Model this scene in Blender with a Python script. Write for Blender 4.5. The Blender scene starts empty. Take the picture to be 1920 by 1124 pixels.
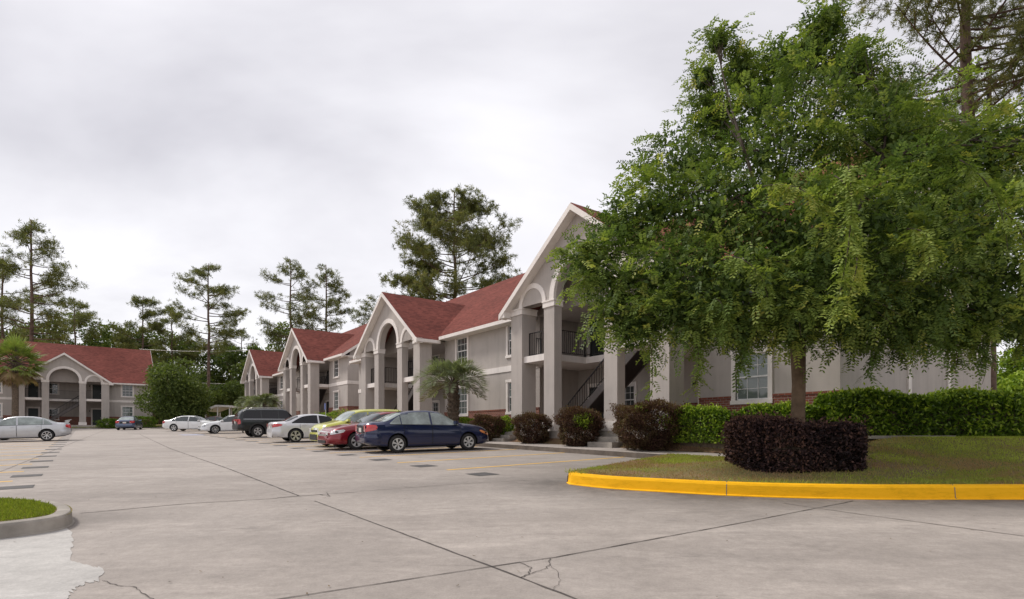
import bpy, bmesh, math, random
import numpy as np
from mathutils import Vector, Matrix
R = math.radians
sc = bpy.context.scene
col = sc.collection
# ------------------------------------------------------------------ camera
FPX, HOR = 1064.0, 812.0
EYE = 1.3
cam = bpy.data.cameras.new('camera')
cam.sensor_width = 36.0
cam.lens = FPX / 1920 * 36
cam.shift_y = (HOR - 562) / 1920
cam.clip_end = 3000
cam.clip_start = 0.05
co = bpy.data.objects.new('camera', cam)
co.location = (0, 0, EYE)
co.rotation_euler = (R(90), 0, 0)
col.objects.link(co)
sc.camera = co
# ------------------------------------------------------------------ world: overcast sky
SUN_EL, SUN_AZ = R(48), R(-68)          # azimuth measured from +Y towards +X
w = bpy.data.worlds.new('World')
sc.world = w
w.use_nodes = True
nt = w.node_tree
nt.nodes.clear()
def N(tree, t, **kw):
    n = tree.nodes.new(t)
    for k, v in kw.items():
        if k in ('operation', 'blend_type', 'data_type', 'noise_dimensions', 'sky_type', 'sun_disc', 'sun_elevation',
                 'sun_rotation', 'attribute_name', 'interpolation', 'vector_type', 'feature', 'wave_type', 'bands_direction',
                 'interpolation_type', 'attribute_type', 'distance'):
            setattr(n, k, v)
        else:
            n.inputs[k].default_value = v
    return n
L = nt.links.new
out = N(nt, 'ShaderNodeOutputWorld')
bg = N(nt, 'ShaderNodeBackground', Strength=1.0)
sky = N(nt, 'ShaderNodeTexSky', sky_type='NISHITA', sun_disc=False, sun_elevation=SUN_EL, sun_rotation=SUN_AZ)
skb = N(nt, 'ShaderNodeVectorMath', operation='SCALE')
skb.inputs['Scale'].default_value = 0.08
L(sky.outputs[0], skb.inputs[0])
tc = N(nt, 'ShaderNodeTexCoord')
sep = N(nt, 'ShaderNodeSeparateXYZ')
L(tc.outputs['Generated'], sep.inputs[0])
zz = N(nt, 'ShaderNodeMath', operation='MAXIMUM'); zz.inputs[1].default_value = 0.0
L(sep.outputs['Z'], zz.inputs[0])
za = N(nt, 'ShaderNodeMath', operation='ADD'); za.inputs[1].default_value = 0.22
L(zz.outputs[0], za.inputs[0])
dx = N(nt, 'ShaderNodeMath', operation='DIVIDE'); L(sep.outputs['X'], dx.inputs[0]); L(za.outputs[0], dx.inputs[1])
dy = N(nt, 'ShaderNodeMath', operation='DIVIDE'); L(sep.outputs['Y'], dy.inputs[0]); L(za.outputs[0], dy.inputs[1])
cmb = N(nt, 'ShaderNodeCombineXYZ'); L(dx.outputs[0], cmb.inputs[0]); L(dy.outputs[0], cmb.inputs[1])
mp = N(nt, 'ShaderNodeMapping'); mp.inputs['Scale'].default_value = (0.8, 1.1, 1); mp.inputs['Rotation'].default_value = (0, 0, R(25)); mp.inputs['Location'].default_value = (0.75, 0.35, 0)
L(cmb.outputs[0], mp.inputs[0])
n1 = N(nt, 'ShaderNodeTexNoise', Scale=0.75, Detail=6.0, Roughness=0.5)
n1.inputs['Distortion'].default_value = 0.4
L(mp.outputs[0], n1.inputs['Vector'])
cr = N(nt, 'ShaderNodeValToRGB')
e = cr.color_ramp.elements
e[0].position = 0.40; e[0].color = (0.375, 0.365, 0.392, 1)
e[1].position = 0.60; e[1].color = (0.60, 0.59, 0.612, 1)
L(n1.outputs['Fac'], cr.inputs[0])
# brighter low band of sky with thin streaks
n2 = N(nt, 'ShaderNodeTexNoise', Scale=1.6, Detail=7.0, Roughness=0.6)
L(mp.outputs[0], n2.inputs['Vector'])
hz = N(nt, 'ShaderNodeMapRange'); hz.inputs['From Min'].default_value = 0.05; hz.inputs['From Max'].default_value = 0.42
hz.inputs['To Min'].default_value = 1.0; hz.inputs['To Max'].default_value = 0.0
L(sep.outputs['Z'], hz.inputs['Value'])
hm = N(nt, 'ShaderNodeMath', operation='MULTIPLY'); L(hz.outputs[0], hm.inputs[0])
n2r = N(nt, 'ShaderNodeMapRange'); n2r.inputs['From Min'].default_value = 0.3; n2r.inputs['From Max'].default_value = 0.6; n2r.inputs['To Min'].default_value = 0.35
L(n2.outputs['Fac'], n2r.inputs['Value']); L(n2r.outputs[0], hm.inputs[1])
mx = N(nt, 'ShaderNodeMix', data_type='RGBA'); L(hm.outputs[0], mx.inputs['Factor'])
L(cr.outputs[0], mx.inputs['A']); mx.inputs['B'].default_value = (0.70, 0.69, 0.70, 1)
mx2 = N(nt, 'ShaderNodeMix', data_type='RGBA'); mx2.inputs['Factor'].default_value = 0.93
L(skb.outputs[0], mx2.inputs['A']); L(mx.outputs['Result'], mx2.inputs['B'])
L(mx2.outputs['Result'], bg.inputs['Color']); L(bg.outputs[0], out.inputs[0])
# ------------------------------------------------------------------ sun (soft, overcast)
sl = bpy.data.lights.new('sun', 'SUN')
sl.energy = 1.5; sl.angle = R(11); sl.color = (1.0, 0.95, 0.88)
so = bpy.data.objects.new('sun', sl)
sd = Vector((math.sin(SUN_AZ) * math.cos(SUN_EL), math.cos(SUN_AZ) * math.cos(SUN_EL), math.sin(SUN_EL)))
so.rotation_euler = (-sd).to_track_quat('-Z', 'Y').to_euler()
so.location = (0, 0, 40)
col.objects.link(so)
sc.view_settings.view_transform = 'Standard'
sc.view_settings.look = 'None'
sc.view_settings.exposure = 0.82
sc.view_settings.gamma = 1
sc.cycles.max_bounces = 6
sc.cycles.transparent_max_bounces = 6

# ------------------------------------------------------------------ frames of reference
D1 = np.array((-0.601, 0.799)); D2 = np.array((0.799, 0.601))   # along the row of buildings / towards it
G1, G2 = 0.021, 0.024                                            # the lot climbs gently
def AB(a, b):
    return a * D1 + b * D2
def ab_of(x, y):
    return x * D1[0] + y * D1[1], x * D2[0] + y * D2[1]
def T(x, y):
    a, b = ab_of(x, y)
    return G1 * min(max(a, -30), 130) + G2 * min(max(b, -60), 45)
def P(a, b, dz=0.0):
    x, y = AB(a, b)
    return (x, y, T(x, y) + dz)
def G(px, py):
    rx = (px - 960) / FPX; rz = (HOR - py) / FPX
    gx = G1 * D1[0] + G2 * D2[0]; gy = G1 * D1[1] + G2 * D2[1]
    Z = EYE / (gx * rx + gy - rz)
    return (rx * Z, Z)
def at(px, Y):
    return (px - 960) / FPX * Y
def zat(py, Y):
    return EYE + (HOR - py) / FPX * Y

# ------------------------------------------------------------------ materials
def newmat(name):
    m = bpy.data.materials.new(name); m.use_nodes = True
    t = m.node_tree; t.nodes.clear()
    o = t.nodes.new('ShaderNodeOutputMaterial')
    b = t.nodes.new('ShaderNodeBsdfPrincipled')
    t.links.new(b.outputs[0], o.inputs[0])
    return m, t, b, o
def ramp(t, pts):
    n = t.nodes.new('ShaderNodeValToRGB'); el = n.color_ramp.elements
    while len(el) > 1: el.remove(el[0])
    el[0].position = pts[0][0]; el[0].color = (*pts[0][1], 1)
    for p, c in pts[1:]:
        q = el.new(p); q.color = (*c, 1)
    return n
def mat(name, c, rough=0.7, var=0.12, scale=3.0, metal=0.0, bump=0.0, bscale=60.0, coat=0.0, spec=0.5):
    m, t, b, o = newmat(name)
    tcn = t.nodes.new('ShaderNodeTexCoord')
    n = N(t, 'ShaderNodeTexNoise', Scale=scale, Detail=6.0, Roughness=0.6)
    t.links.new(tcn.outputs['Object'], n.inputs['Vector'])
    lo = tuple(max(0, v * (1 - var)) for v in c); hi = tuple(min(1, v * (1 + var)) for v in c)
    r = ramp(t, [(0.3, lo), (0.7, hi)])
    t.links.new(n.outputs['Fac'], r.inputs[0]); t.links.new(r.outputs[0], b.inputs['Base Color'])
    b.inputs['Roughness'].default_value = rough; b.inputs['Metallic'].default_value = metal
    b.inputs['Specular IOR Level'].default_value = spec
    if coat:
        b.inputs['Coat Weight'].default_value = coat; b.inputs['Coat Roughness'].default_value = 0.04
    if bump:
        n2_ = N(t, 'ShaderNodeTexNoise', Scale=bscale, Detail=4.0, Roughness=0.6)
        t.links.new(tcn.outputs['Object'], n2_.inputs['Vector'])
        bp = N(t, 'ShaderNodeBump', Strength=bump, Distance=0.01)
        t.links.new(n2_.outputs['Fac'], bp.inputs['Height']); t.links.new(bp.outputs[0], b.inputs['Normal'])
    return m
M = {}
# stucco with faint streaks
def stucco(name, c):
    m, t, b, o = newmat(name)
    tcn = t.nodes.new('ShaderNodeTexCoord')
    n = N(t, 'ShaderNodeTexNoise', Scale=0.9, Detail=8.0, Roughness=0.65); t.links.new(tcn.outputs['Object'], n.inputs['Vector'])
    mpn = t.nodes.new('ShaderNodeMapping'); mpn.inputs['Scale'].default_value = (3, 3, 0.35)
    t.links.new(tcn.outputs['Object'], mpn.inputs[0])
    s = N(t, 'ShaderNodeTexNoise', Scale=1.3, Detail=5.0, Roughness=0.6); t.links.new(mpn.outputs[0], s.inputs['Vector'])
    ad = N(t, 'ShaderNodeMath', operation='ADD'); t.links.new(n.outputs['Fac'], ad.inputs[0]); t.links.new(s.outputs['Fac'], ad.inputs[1])
    r = ramp(t, [(0.75 / 2, tuple(v * 0.9 for v in c)), (0.5, c), (1.25 / 2, tuple(v * 1.06 for v in c))])
    hf = N(t, 'ShaderNodeMath', operation='MULTIPLY'); hf.inputs[1].default_value = 0.5
    t.links.new(ad.outputs[0], hf.inputs[0]); t.links.new(hf.outputs[0], r.inputs[0]); t.links.new(r.outputs[0], b.inputs['Base Color'])
    f = N(t, 'ShaderNodeTexNoise', Scale=45.0, Detail=3.0); t.links.new(tcn.outputs['Object'], f.inputs['Vector'])
    bp = N(t, 'ShaderNodeBump', Strength=0.35, Distance=0.01); t.links.new(f.outputs['Fac'], bp.inputs['Height']); t.links.new(bp.outputs[0], b.inputs['Normal'])
    b.inputs['Roughness'].default_value = 0.9; b.inputs['Specular IOR Level'].default_value = 0.2
    return m
M['stucco'] = stucco('stucco', (0.455, 0.41, 0.38))
M['trim'] = stucco('trim_paint', (0.80, 0.74, 0.70))
M['frame'] = mat('white_vinyl', (0.80, 0.78, 0.77), 0.5, 0.05)
M['rail'] = mat('dark_metal_paint', (0.022, 0.018, 0.018), 0.5, 0.2)
M['door'] = mat('green_black_door', (0.018, 0.030, 0.030), 0.45, 0.15)
M['steel'] = mat('brushed_steel', (0.45, 0.44, 0.42), 0.35, 0.1, metal=1.0)
M['stairs'] = mat('brown_steel_stringer', (0.10, 0.085, 0.08), 0.6, 0.2)
# shingle roof
m, t, b, o = newmat('red_shingles')
tcn = t.nodes.new('ShaderNodeTexCoord')
n = N(t, 'ShaderNodeTexNoise', Scale=0.45, Detail=9.0, Roughness=0.7); t.links.new(tcn.outputs['Object'], n.inputs['Vector'])
sx = t.nodes.new('ShaderNodeSeparateXYZ'); t.links.new(tcn.outputs['Object'], sx.inputs[0])
fl = N(t, 'ShaderNodeMath', operation='MULTIPLY'); fl.inputs[1].default_value = 11.0; t.links.new(sx.outputs['Z'], fl.inputs[0])
fr = N(t, 'ShaderNodeMath', operation='FRACT'); t.links.new(fl.outputs[0], fr.inputs[0])
fo = N(t, 'ShaderNodeMath', operation='FLOOR'); t.links.new(fl.outputs[0], fo.inputs[0])
ax_ = N(t, 'ShaderNodeMath', operation='ADD'); t.links.new(sx.outputs['X'], ax_.inputs[0]); t.links.new(sx.outputs['Y'], ax_.inputs[1])
f4 = N(t, 'ShaderNodeMath', operation='MULTIPLY'); f4.inputs[1].default_value = 4.0; t.links.new(ax_.outputs[0], f4.inputs[0])
f5 = N(t, 'ShaderNodeMath', operation='FLOOR'); t.links.new(f4.outputs[0], f5.inputs[0])
cb = t.nodes.new('ShaderNodeCombineXYZ'); t.links.new(f5.outputs[0], cb.inputs[0]); t.links.new(fo.outputs[0], cb.inputs[1])
wn = t.nodes.new('ShaderNodeTexWhiteNoise'); t.links.new(cb.outputs[0], wn.inputs['Vector'])
r = ramp(t, [(0.3, (0.140, 0.043, 0.034)), (0.7, (0.225, 0.067, 0.052))]); t.links.new(n.outputs['Fac'], r.inputs[0])
hv = N(t, 'ShaderNodeMapRange'); hv.inputs['To Min'].default_value = 0.75; hv.inputs['To Max'].default_value = 1.18; t.links.new(wn.outputs['Value'], hv.inputs['Value'])
edge = N(t, 'ShaderNodeMapRange'); edge.inputs['From Max'].default_value = 0.2; edge.inputs['To Min'].default_value = 0.6; t.links.new(fr.outputs[0], edge.inputs['Value'])
mm = N(t, 'ShaderNodeMath', operation='MULTIPLY'); t.links.new(hv.outputs[0], mm.inputs[0]); t.links.new(edge.outputs[0], mm.inputs[1])
vs = N(t, 'ShaderNodeVectorMath', operation='SCALE'); t.links.new(r.outputs[0], vs.inputs[0]); t.links.new(mm.outputs[0], vs.inputs['Scale'])
t.links.new(vs.outputs[0], b.inputs['Base Color']); b.inputs['Roughness'].default_value = 0.95; b.inputs['Specular IOR Level'].default_value = 0.15
M['roof'] = m
# brick
m, t, b, o = newmat('red_brick')
tcn = t.nodes.new('ShaderNodeTexCoord')
sx = t.nodes.new('ShaderNodeSeparateXYZ'); t.links.new(tcn.outputs['Object'], sx.inputs[0])
ax_ = N(t, 'ShaderNodeMath', operation='ADD'); t.links.new(sx.outputs['X'], ax_.inputs[0]); t.links.new(sx.outputs['Y'], ax_.inputs[1])
cb = t.nodes.new('ShaderNodeCombineXYZ'); t.links.new(ax_.outputs[0], cb.inputs[0]); t.links.new(sx.outputs['Z'], cb.inputs[1])
bk = t.nodes.new('ShaderNodeTexBrick'); bk.inputs['Scale'].default_value = 1.0
bk.inputs['Brick Width'].default_value = 0.21; bk.inputs['Row Height'].default_value = 0.075; bk.inputs['Mortar Size'].default_value = 0.008
bk.inputs['Color1'].default_value = (0.26, 0.075, 0.045, 1); bk.inputs['Color2'].default_value = (0.17, 0.05, 0.035, 1); bk.inputs['Mortar'].default_value = (0.30, 0.24, 0.2, 1)
t.links.new(cb.outputs[0], bk.inputs['Vector']); t.links.new(bk.outputs['Color'], b.inputs['Base Color']); b.inputs['Roughness'].default_value = 0.9
M['brick'] = m
# window pane : dark glossy with pale blind behind
def pane(name, c, alpha_line=0.0):
    m, t, b, o = newmat(name)
    tcn = t.nodes.new('ShaderNodeTexCoord')
    sx = t.nodes.new('ShaderNodeSeparateXYZ'); t.links.new(tcn.outputs['Object'], sx.inputs[0])
    f = N(t, 'ShaderNodeMath', operation='MULTIPLY'); f.inputs[1].default_value = 22.0; t.links.new(sx.outputs['Z'], f.inputs[0])
    g = N(t, 'ShaderNodeMath', operation='FRACT'); t.links.new(f.outputs[0], g.inputs[0])
    r = ramp(t, [(0.0, tuple(v * 0.45 for v in c)), (0.35, c), (1.0, tuple(v * 0.85 for v in c))]); t.links.new(g.outputs[0], r.inputs[0])
    t.links.new(r.outputs[0], b.inputs['Base Color'])
    b.inputs['Roughness'].default_value = 0.03; b.inputs['IOR'].default_value = 1.5; b.inputs['Specular IOR Level'].default_value = 0.8
    return m
M['pane'] = pane('window_glass_blind', (0.16, 0.19, 0.18))
M['pane2'] = pane('window_glass_dark', (0.06, 0.07, 0.072))

def dist_attr_ground(name, c1, c2, c3, stain=True):
    m, t, b, o = newmat(name)
    tcn = t.nodes.new('ShaderNodeTexCoord'); V = tcn.outputs['Object']
    a1 = N(t, 'ShaderNodeTexNoise', Scale=0.16, Detail=8.0, Roughness=0.62); t.links.new(V, a1.inputs['Vector'])
    rr = ramp(t, [(0.33, c1), (0.5, c2), (0.68, c3)]); t.links.new(a1.outputs['Fac'], rr.inputs[0])
    mpn = t.nodes.new('ShaderNodeMapping'); mpn.inputs['Rotation'].default_value = (0, 0, R(-53)); mpn.inputs['Scale'].default_value = (0.12, 0.9, 1)
    t.links.new(V, mpn.inputs[0])
    s = N(t, 'ShaderNodeTexNoise', Scale=1.0, Detail=7.0, Roughness=0.65); t.links.new(mpn.outputs[0], s.inputs['Vector'])
    m1 = N(t, 'ShaderNodeMapRange'); m1.inputs['From Min'].default_value = 0.3; m1.inputs['From Max'].default_value = 0.7; m1.inputs['To Min'].default_value = 0.88; m1.inputs['To Max'].default_value = 1.09
    t.links.new(s.outputs['Fac'], m1.inputs['Value'])
    a2 = N(t, 'ShaderNodeTexNoise', Scale=1.7, Detail=9.0, Roughness=0.72); t.links.new(V, a2.inputs['Vector'])
    m2 = N(t, 'ShaderNodeMapRange'); m2.inputs['From Min'].default_value = 0.28; m2.inputs['From Max'].default_value = 0.72; m2.inputs['To Min'].default_value = 0.86; m2.inputs['To Max'].default_value = 1.12
    t.links.new(a2.outputs['Fac'], m2.inputs['Value'])
    a3 = N(t, 'ShaderNodeTexNoise', Scale=55.0, Detail=4.0, Roughness=0.7); t.links.new(V, a3.inputs['Vector'])
    m3 = N(t, 'ShaderNodeMapRange'); m3.inputs['From Min'].default_value = 0.25; m3.inputs['From Max'].default_value = 0.75; m3.inputs['To Min'].default_value = 0.86; m3.inputs['To Max'].default_value = 1.14
    t.links.new(a3.outputs['Fac'], m3.inputs['Value'])
    a6 = N(t, 'ShaderNodeTexNoise', Scale=9.0, Detail=8.0, Roughness=0.8); t.links.new(V, a6.inputs['Vector'])
    m6 = N(t, 'ShaderNodeMapRange'); m6.inputs['From Min'].default_value = 0.35; m6.inputs['From Max'].default_value = 0.65; m6.inputs['To Min'].default_value = 0.88; m6.inputs['To Max'].default_value = 1.10
    t.links.new(a6.outputs['Fac'], m6.inputs['Value'])
    # isolated small spots (gum, oil)
    vo = t.nodes.new('ShaderNodeTexVoronoi'); vo.inputs['Scale'].default_value = 1.6; t.links.new(V, vo.inputs['Vector'])
    m4 = N(t, 'ShaderNodeMapRange'); m4.inputs['From Min'].default_value = 0.02; m4.inputs['From Max'].default_value = 0.055; m4.inputs['To Min'].default_value = 0.62
    t.links.new(vo.outputs['Distance'], m4.inputs['Value'])
    # larger worn oil blotches
    a5 = N(t, 'ShaderNodeTexNoise', Scale=0.55, Detail=6.0, Roughness=0.7); t.links.new(V, a5.inputs['Vector'])
    m5 = N(t, 'ShaderNodeMapRange'); m5.inputs['From Min'].default_value = 0.60; m5.inputs['From Max'].default_value = 0.70; m5.inputs['To Min'].default_value = 1.0; m5.inputs['To Max'].default_value = 0.80
    t.links.new(a5.outputs['Fac'], m5.inputs['Value'])
    mpe = t.nodes.new('ShaderNodeMapping'); mpe.inputs['Scale'].default_value = (0.45, 1.5, 1); mpe.inputs['Location'].default_value = (3.3, 7.1, 0); t.links.new(V, mpe.inputs[0])
    a8 = N(t, 'ShaderNodeTexNoise', Scale=1.1, Detail=9.0, Roughness=0.74); t.links.new(mpe.outputs[0], a8.inputs['Vector'])
    m8 = N(t, 'ShaderNodeMapRange'); m8.inputs['From Min'].default_value = 0.52; m8.inputs['From Max'].default_value = 0.70; m8.inputs['To Min'].default_value = 1.0; m8.inputs['To Max'].default_value = 1.30; t.links.new(a8.outputs['Fac'], m8.inputs['Value'])
    a9 = N(t, 'ShaderNodeTexNoise', Scale=2.3, Detail=8.0, Roughness=0.7); t.links.new(mpe.outputs[0], a9.inputs['Vector'])
    m9 = N(t, 'ShaderNodeMapRange'); m9.inputs['From Min'].default_value = 0.30; m9.inputs['From Max'].default_value = 0.42; m9.inputs['To Min'].default_value = 0.78; m9.inputs['To Max'].default_value = 1.0; t.links.new(a9.outputs['Fac'], m9.inputs['Value'])
    p = m1; extra_ = [m8, m9]
    if stain:
        g0 = G(590, 940); g1_ = G(976, 1055); b0_ = ab_of(*g0)[1]; a0_ = ab_of(*g1_)[0]; st_a = ab_of(*g0)[0] - a0_
        cbs = t.nodes.new('ShaderNodeCombineXYZ')
        for k_, (Dv, o0, wd_) in enumerate(((D1, a0_, st_a), (D2, b0_, 4.6))):
            dt = N(t, 'ShaderNodeVectorMath', operation='DOT_PRODUCT'); dt.inputs[1].default_value = (Dv[0], Dv[1], 0); t.links.new(V, dt.inputs[0])
            sb = N(t, 'ShaderNodeMath', operation='SUBTRACT'); sb.inputs[1].default_value = o0; t.links.new(dt.outputs['Value'], sb.inputs[0])
            dv_ = N(t, 'ShaderNodeMath', operation='DIVIDE'); dv_.inputs[1].default_value = wd_; t.links.new(sb.outputs[0], dv_.inputs[0])
            fl_ = N(t, 'ShaderNodeMath', operation='FLOOR'); t.links.new(dv_.outputs[0], fl_.inputs[0]); t.links.new(fl_.outputs[0], cbs.inputs[k_])
        ws = t.nodes.new('ShaderNodeTexWhiteNoise'); t.links.new(cbs.outputs[0], ws.inputs['Vector'])
        m7 = N(t, 'ShaderNodeMapRange'); m7.inputs['To Min'].default_value = 0.93; m7.inputs['To Max'].default_value = 1.06; t.links.new(ws.outputs['Value'], m7.inputs['Value']); extra_.append(m7)
    for q in [m2, m3, m4, m5, m6] + extra_:
        mu = N(t, 'ShaderNodeMath', operation='MULTIPLY'); t.links.new(p.outputs[0], mu.inputs[0]); t.links.new(q.outputs[0], mu.inputs[1]); p = mu
    if stain:
        at_ = N(t, 'ShaderNodeAttribute', attribute_name='stain')
        nz = N(t, 'ShaderNodeMapRange'); nz.inputs['From Min'].default_value = 0.38; nz.inputs['From Max'].default_value = 0.58; nz.inputs['To Min'].default_value = 0.5
        t.links.new(a2.outputs['Fac'], nz.inputs['Value'])
        sm = N(t, 'ShaderNodeMath', operation='MULTIPLY'); t.links.new(at_.outputs['Fac'], sm.inputs[0]); t.links.new(nz.outputs[0], sm.inputs[1])
        inv = N(t, 'ShaderNodeMapRange'); inv.inputs['To Min'].default_value = 1.0; inv.inputs['To Max'].default_value = 0.30; t.links.new(sm.outputs[0], inv.inputs['Value'])
        mu = N(t, 'ShaderNodeMath', operation='MULTIPLY'); t.links.new(p.outputs[0], mu.inputs[0]); t.links.new(inv.outputs[0], mu.inputs[1]); p = mu
    vs = N(t, 'ShaderNodeVectorMath', operation='SCALE'); t.links.new(rr.outputs[0], vs.inputs[0]); t.links.new(p.outputs[0], vs.inputs['Scale'])
    t.links.new(vs.outputs[0], b.inputs['Base Color'])
    b.inputs['Roughness'].default_value = 0.78; b.inputs['Specular IOR Level'].default_value = 0.35
    bp = N(t, 'ShaderNodeBump', Strength=0.25, Distance=0.006); t.links.new(a3.outputs['Fac'], bp.inputs['Height']); t.links.new(bp.outputs[0], b.inputs['Normal'])
    return m
M['concrete'] = dist_attr_ground('lot_concrete', (0.305, 0.267, 0.238), (0.355, 0.313, 0.280), (0.405, 0.360, 0.325))
M['new_concrete'] = dist_attr_ground('pale_concrete', (0.38, 0.365, 0.345), (0.45, 0.43, 0.405), (0.51, 0.49, 0.46), stain=False)
M['walk'] = dist_attr_ground('walk_concrete', (0.34, 0.30, 0.27), (0.39, 0.345, 0.31), (0.43, 0.385, 0.35), stain=False)
M['kerb_grey'] = mat('kerb_concrete', (0.30, 0.27, 0.235), 0.85, 0.3, 2.5, bump=0.4)
M['kerb_dark'] = mat('stained_kerb_face', (0.13, 0.105, 0.085), 0.9, 0.45, 2.0, bump=0.4)
M['joint'] = mat('joint_tar', (0.085, 0.072, 0.064), 0.8, 0.3)
M['patchm'] = mat('dark_patch', (0.075, 0.07, 0.068), 0.8, 0.3, 6)
M['joint_soft'] = mat('joint_weathered', (0.20, 0.17, 0.15), 0.8, 0.4)
# worn yellow line
def worn(name, c, base, lo, hi):
    m, t, b, o = newmat(name)
    tcn = t.nodes.new('ShaderNodeTexCoord')
    n = N(t, 'ShaderNodeTexNoise', Scale=2.2, Detail=9.0, Roughness=0.75); t.links.new(tcn.outputs['Object'], n.inputs['Vector'])
    r = ramp(t, [(lo, base), (hi, c)]); t.links.new(n.outputs['Fac'], r.inputs[0]); t.links.new(r.outputs[0], b.inputs['Base Color'])
    b.inputs['Roughness'].default_value = 0.7
    return m
M['line'] = worn('worn_yellow_line', (0.80, 0.47, 0.07), (0.45, 0.36, 0.25), 0.22, 0.42)
def scuffed(name, c, dk):
    m, t, b, o = newmat(name); tcn = t.nodes.new('ShaderNodeTexCoord'); mp_ = t.nodes.new('ShaderNodeMapping'); mp_.inputs['Scale'].default_value = (1, 1, 4); t.links.new(tcn.outputs['Object'], mp_.inputs[0])
    n = N(t, 'ShaderNodeTexNoise', Scale=3.5, Detail=10.0, Roughness=0.8); t.links.new(mp_.outputs[0], n.inputs['Vector'])
    r = ramp(t, [(0.30, dk), (0.36, tuple(.8 * v for v in c)), (0.5, c), (0.75, tuple(min(1, v * 1.06 + .01) for v in c))]); t.links.new(n.outputs['Fac'], r.inputs[0])
    t.links.new(r.outputs[0], b.inputs['Base Color']); b.inputs['Roughness'].default_value = 0.8; b.inputs['Specular IOR Level'].default_value = 0.2
    return m
M['kerb_yellow'] = scuffed('kerb_yellow_paint', (0.90, 0.46, 0.008), (0.16, 0.10, 0.05)) if True else worn('kerb_yellow_paint', (0.88, 0.45, 0.008), (0.55, 0.25, 0.02), 0.24, 0.34)
# grass soil with patches
def soil(name, g1, g2, br):
    m, t, b, o = newmat(name)
    tcn = t.nodes.new('ShaderNodeTexCoord')
    n = N(t, 'ShaderNodeTexNoise', Scale=0.6, Detail=8.0, Roughness=0.7); t.links.new(tcn.outputs['Object'], n.inputs['Vector'])
    f = N(t, 'ShaderNodeTexNoise', Scale=25.0, Detail=5.0, Roughness=0.7); t.links.new(tcn.outputs['Object'], f.inputs['Vector'])
    r = ramp(t, [(0.36, br), (0.5, g1), (0.66, g2)]); t.links.new(n.outputs['Fac'], r.inputs[0])
    mr = N(t, 'ShaderNodeMapRange'); mr.inputs['From Min'].default_value = 0.3; mr.inputs['From Max'].default_value = 0.7; mr.inputs['To Min'].default_value = 0.55; mr.inputs['To Max'].default_value = 1.4
    t.links.new(f.outputs['Fac'], mr.inputs['Value'])
    vs = N(t, 'ShaderNodeVectorMath', operation='SCALE'); t.links.new(r.outputs[0], vs.inputs[0]); t.links.new(mr.outputs[0], vs.inputs['Scale'])
    t.links.new(vs.outputs[0], b.inputs['Base Color']); b.inputs['Roughness'].default_value = 1.0; b.inputs['Specular IOR Level'].default_value = 0.1
    return m
M['soil'] = soil('lawn_soil', (0.20, 0.17, 0.07), (0.20, 0.20, 0.06), (0.26, 0.165, 0.10))
M['mulch'] = soil('pine_straw_bed', (0.18, 0.115, 0.07), (0.13, 0.13, 0.045), (0.22, 0.13, 0.085))
# leaves
def leaf(name, cols, trans=0.35, rough=0.55):
    m, t, b, o = newmat(name)
    a = N(t, 'ShaderNodeAttribute', attribute_name='tint')
    n_ = len(cols)
    r = ramp(t, [(i / (n_ - 1), c) for i, c in enumerate(cols)]); t.links.new(a.outputs['Fac'], r.inputs[0])
    t.links.new(r.outputs[0], b.inputs['Base Color']); b.inputs['Roughness'].default_value = rough; b.inputs['Specular IOR Level'].default_value = 0.2
    tr = t.nodes.new('ShaderNodeBsdfTranslucent')
    sc_ = N(t, 'ShaderNodeVectorMath', operation='MULTIPLY'); sc_.inputs[1].default_value = (1.3, 1.4, 0.6)
    t.links.new(r.outputs[0], sc_.inputs[0]); t.links.new(sc_.outputs[0], tr.inputs['Color'])
    mxs = N(t, 'ShaderNodeMixShader'); mxs.inputs[0].default_value = trans
    t.links.new(b.outputs[0], mxs.inputs[1]); t.links.new(tr.outputs[0], mxs.inputs[2]); t.links.new(mxs.outputs[0], o.inputs[0])
    return m
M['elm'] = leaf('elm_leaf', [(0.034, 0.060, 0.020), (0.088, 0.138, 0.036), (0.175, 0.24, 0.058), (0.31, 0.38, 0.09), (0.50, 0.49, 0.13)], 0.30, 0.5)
M['pine'] = leaf('pine_needles', [(0.075, 0.085, 0.038), (0.12, 0.135, 0.05), (0.18, 0.185, 0.065), (0.24, 0.21, 0.08)], 0.35)
M['broad'] = leaf('broad_leaf', [(0.040, 0.062, 0.020), (0.075, 0.108, 0.030), (0.13, 0.165, 0.043), (0.20, 0.235, 0.06)], 0.35)
M['hedge'] = leaf('hedge_leaf', [(0.045, 0.085, 0.014), (0.105, 0.18, 0.022), (0.23, 0.33, 0.036), (0.44, 0.53, 0.07)], 0.32, 0.45)
M['loro'] = leaf('loropetalum_leaf', [(0.045, 0.023, 0.020), (0.085, 0.042, 0.034), (0.135, 0.075, 0.050), (0.16, 0.14, 0.06)], 0.2, 0.85)
M['lorodark'] = leaf('purple_leaf', [(0.010, 0.007, 0.008), (0.026, 0.015, 0.016), (0.060, 0.032, 0.030), (0.15, 0.08, 0.06)], 0.1, 0.7)
M['grass'] = leaf('grass_blade', [(0.34, 0.22, 0.13), (0.33, 0.28, 0.10), (0.25, 0.29, 0.06), (0.38, 0.42, 0.09)], 0.4, 0.85)
M['grass_b'] = leaf('fresh_grass_blade', [(0.17, 0.17, 0.03), (0.16, 0.20, 0.025), (0.21, 0.27, 0.03), (0.29, 0.32, 0.05)], 0.3, 0.7)
M['frond'] = leaf('palm_frond', [(0.22, 0.18, 0.09), (0.17, 0.19, 0.10), (0.24, 0.28, 0.17), (0.36, 0.39, 0.27)], 0.25, 0.5)
M['fan'] = leaf('fan_frond', [(0.30, 0.20, 0.12), (0.20, 0.21, 0.06), (0.19, 0.26, 0.06), (0.32, 0.38, 0.11)], 0.25, 0.5)
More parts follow.
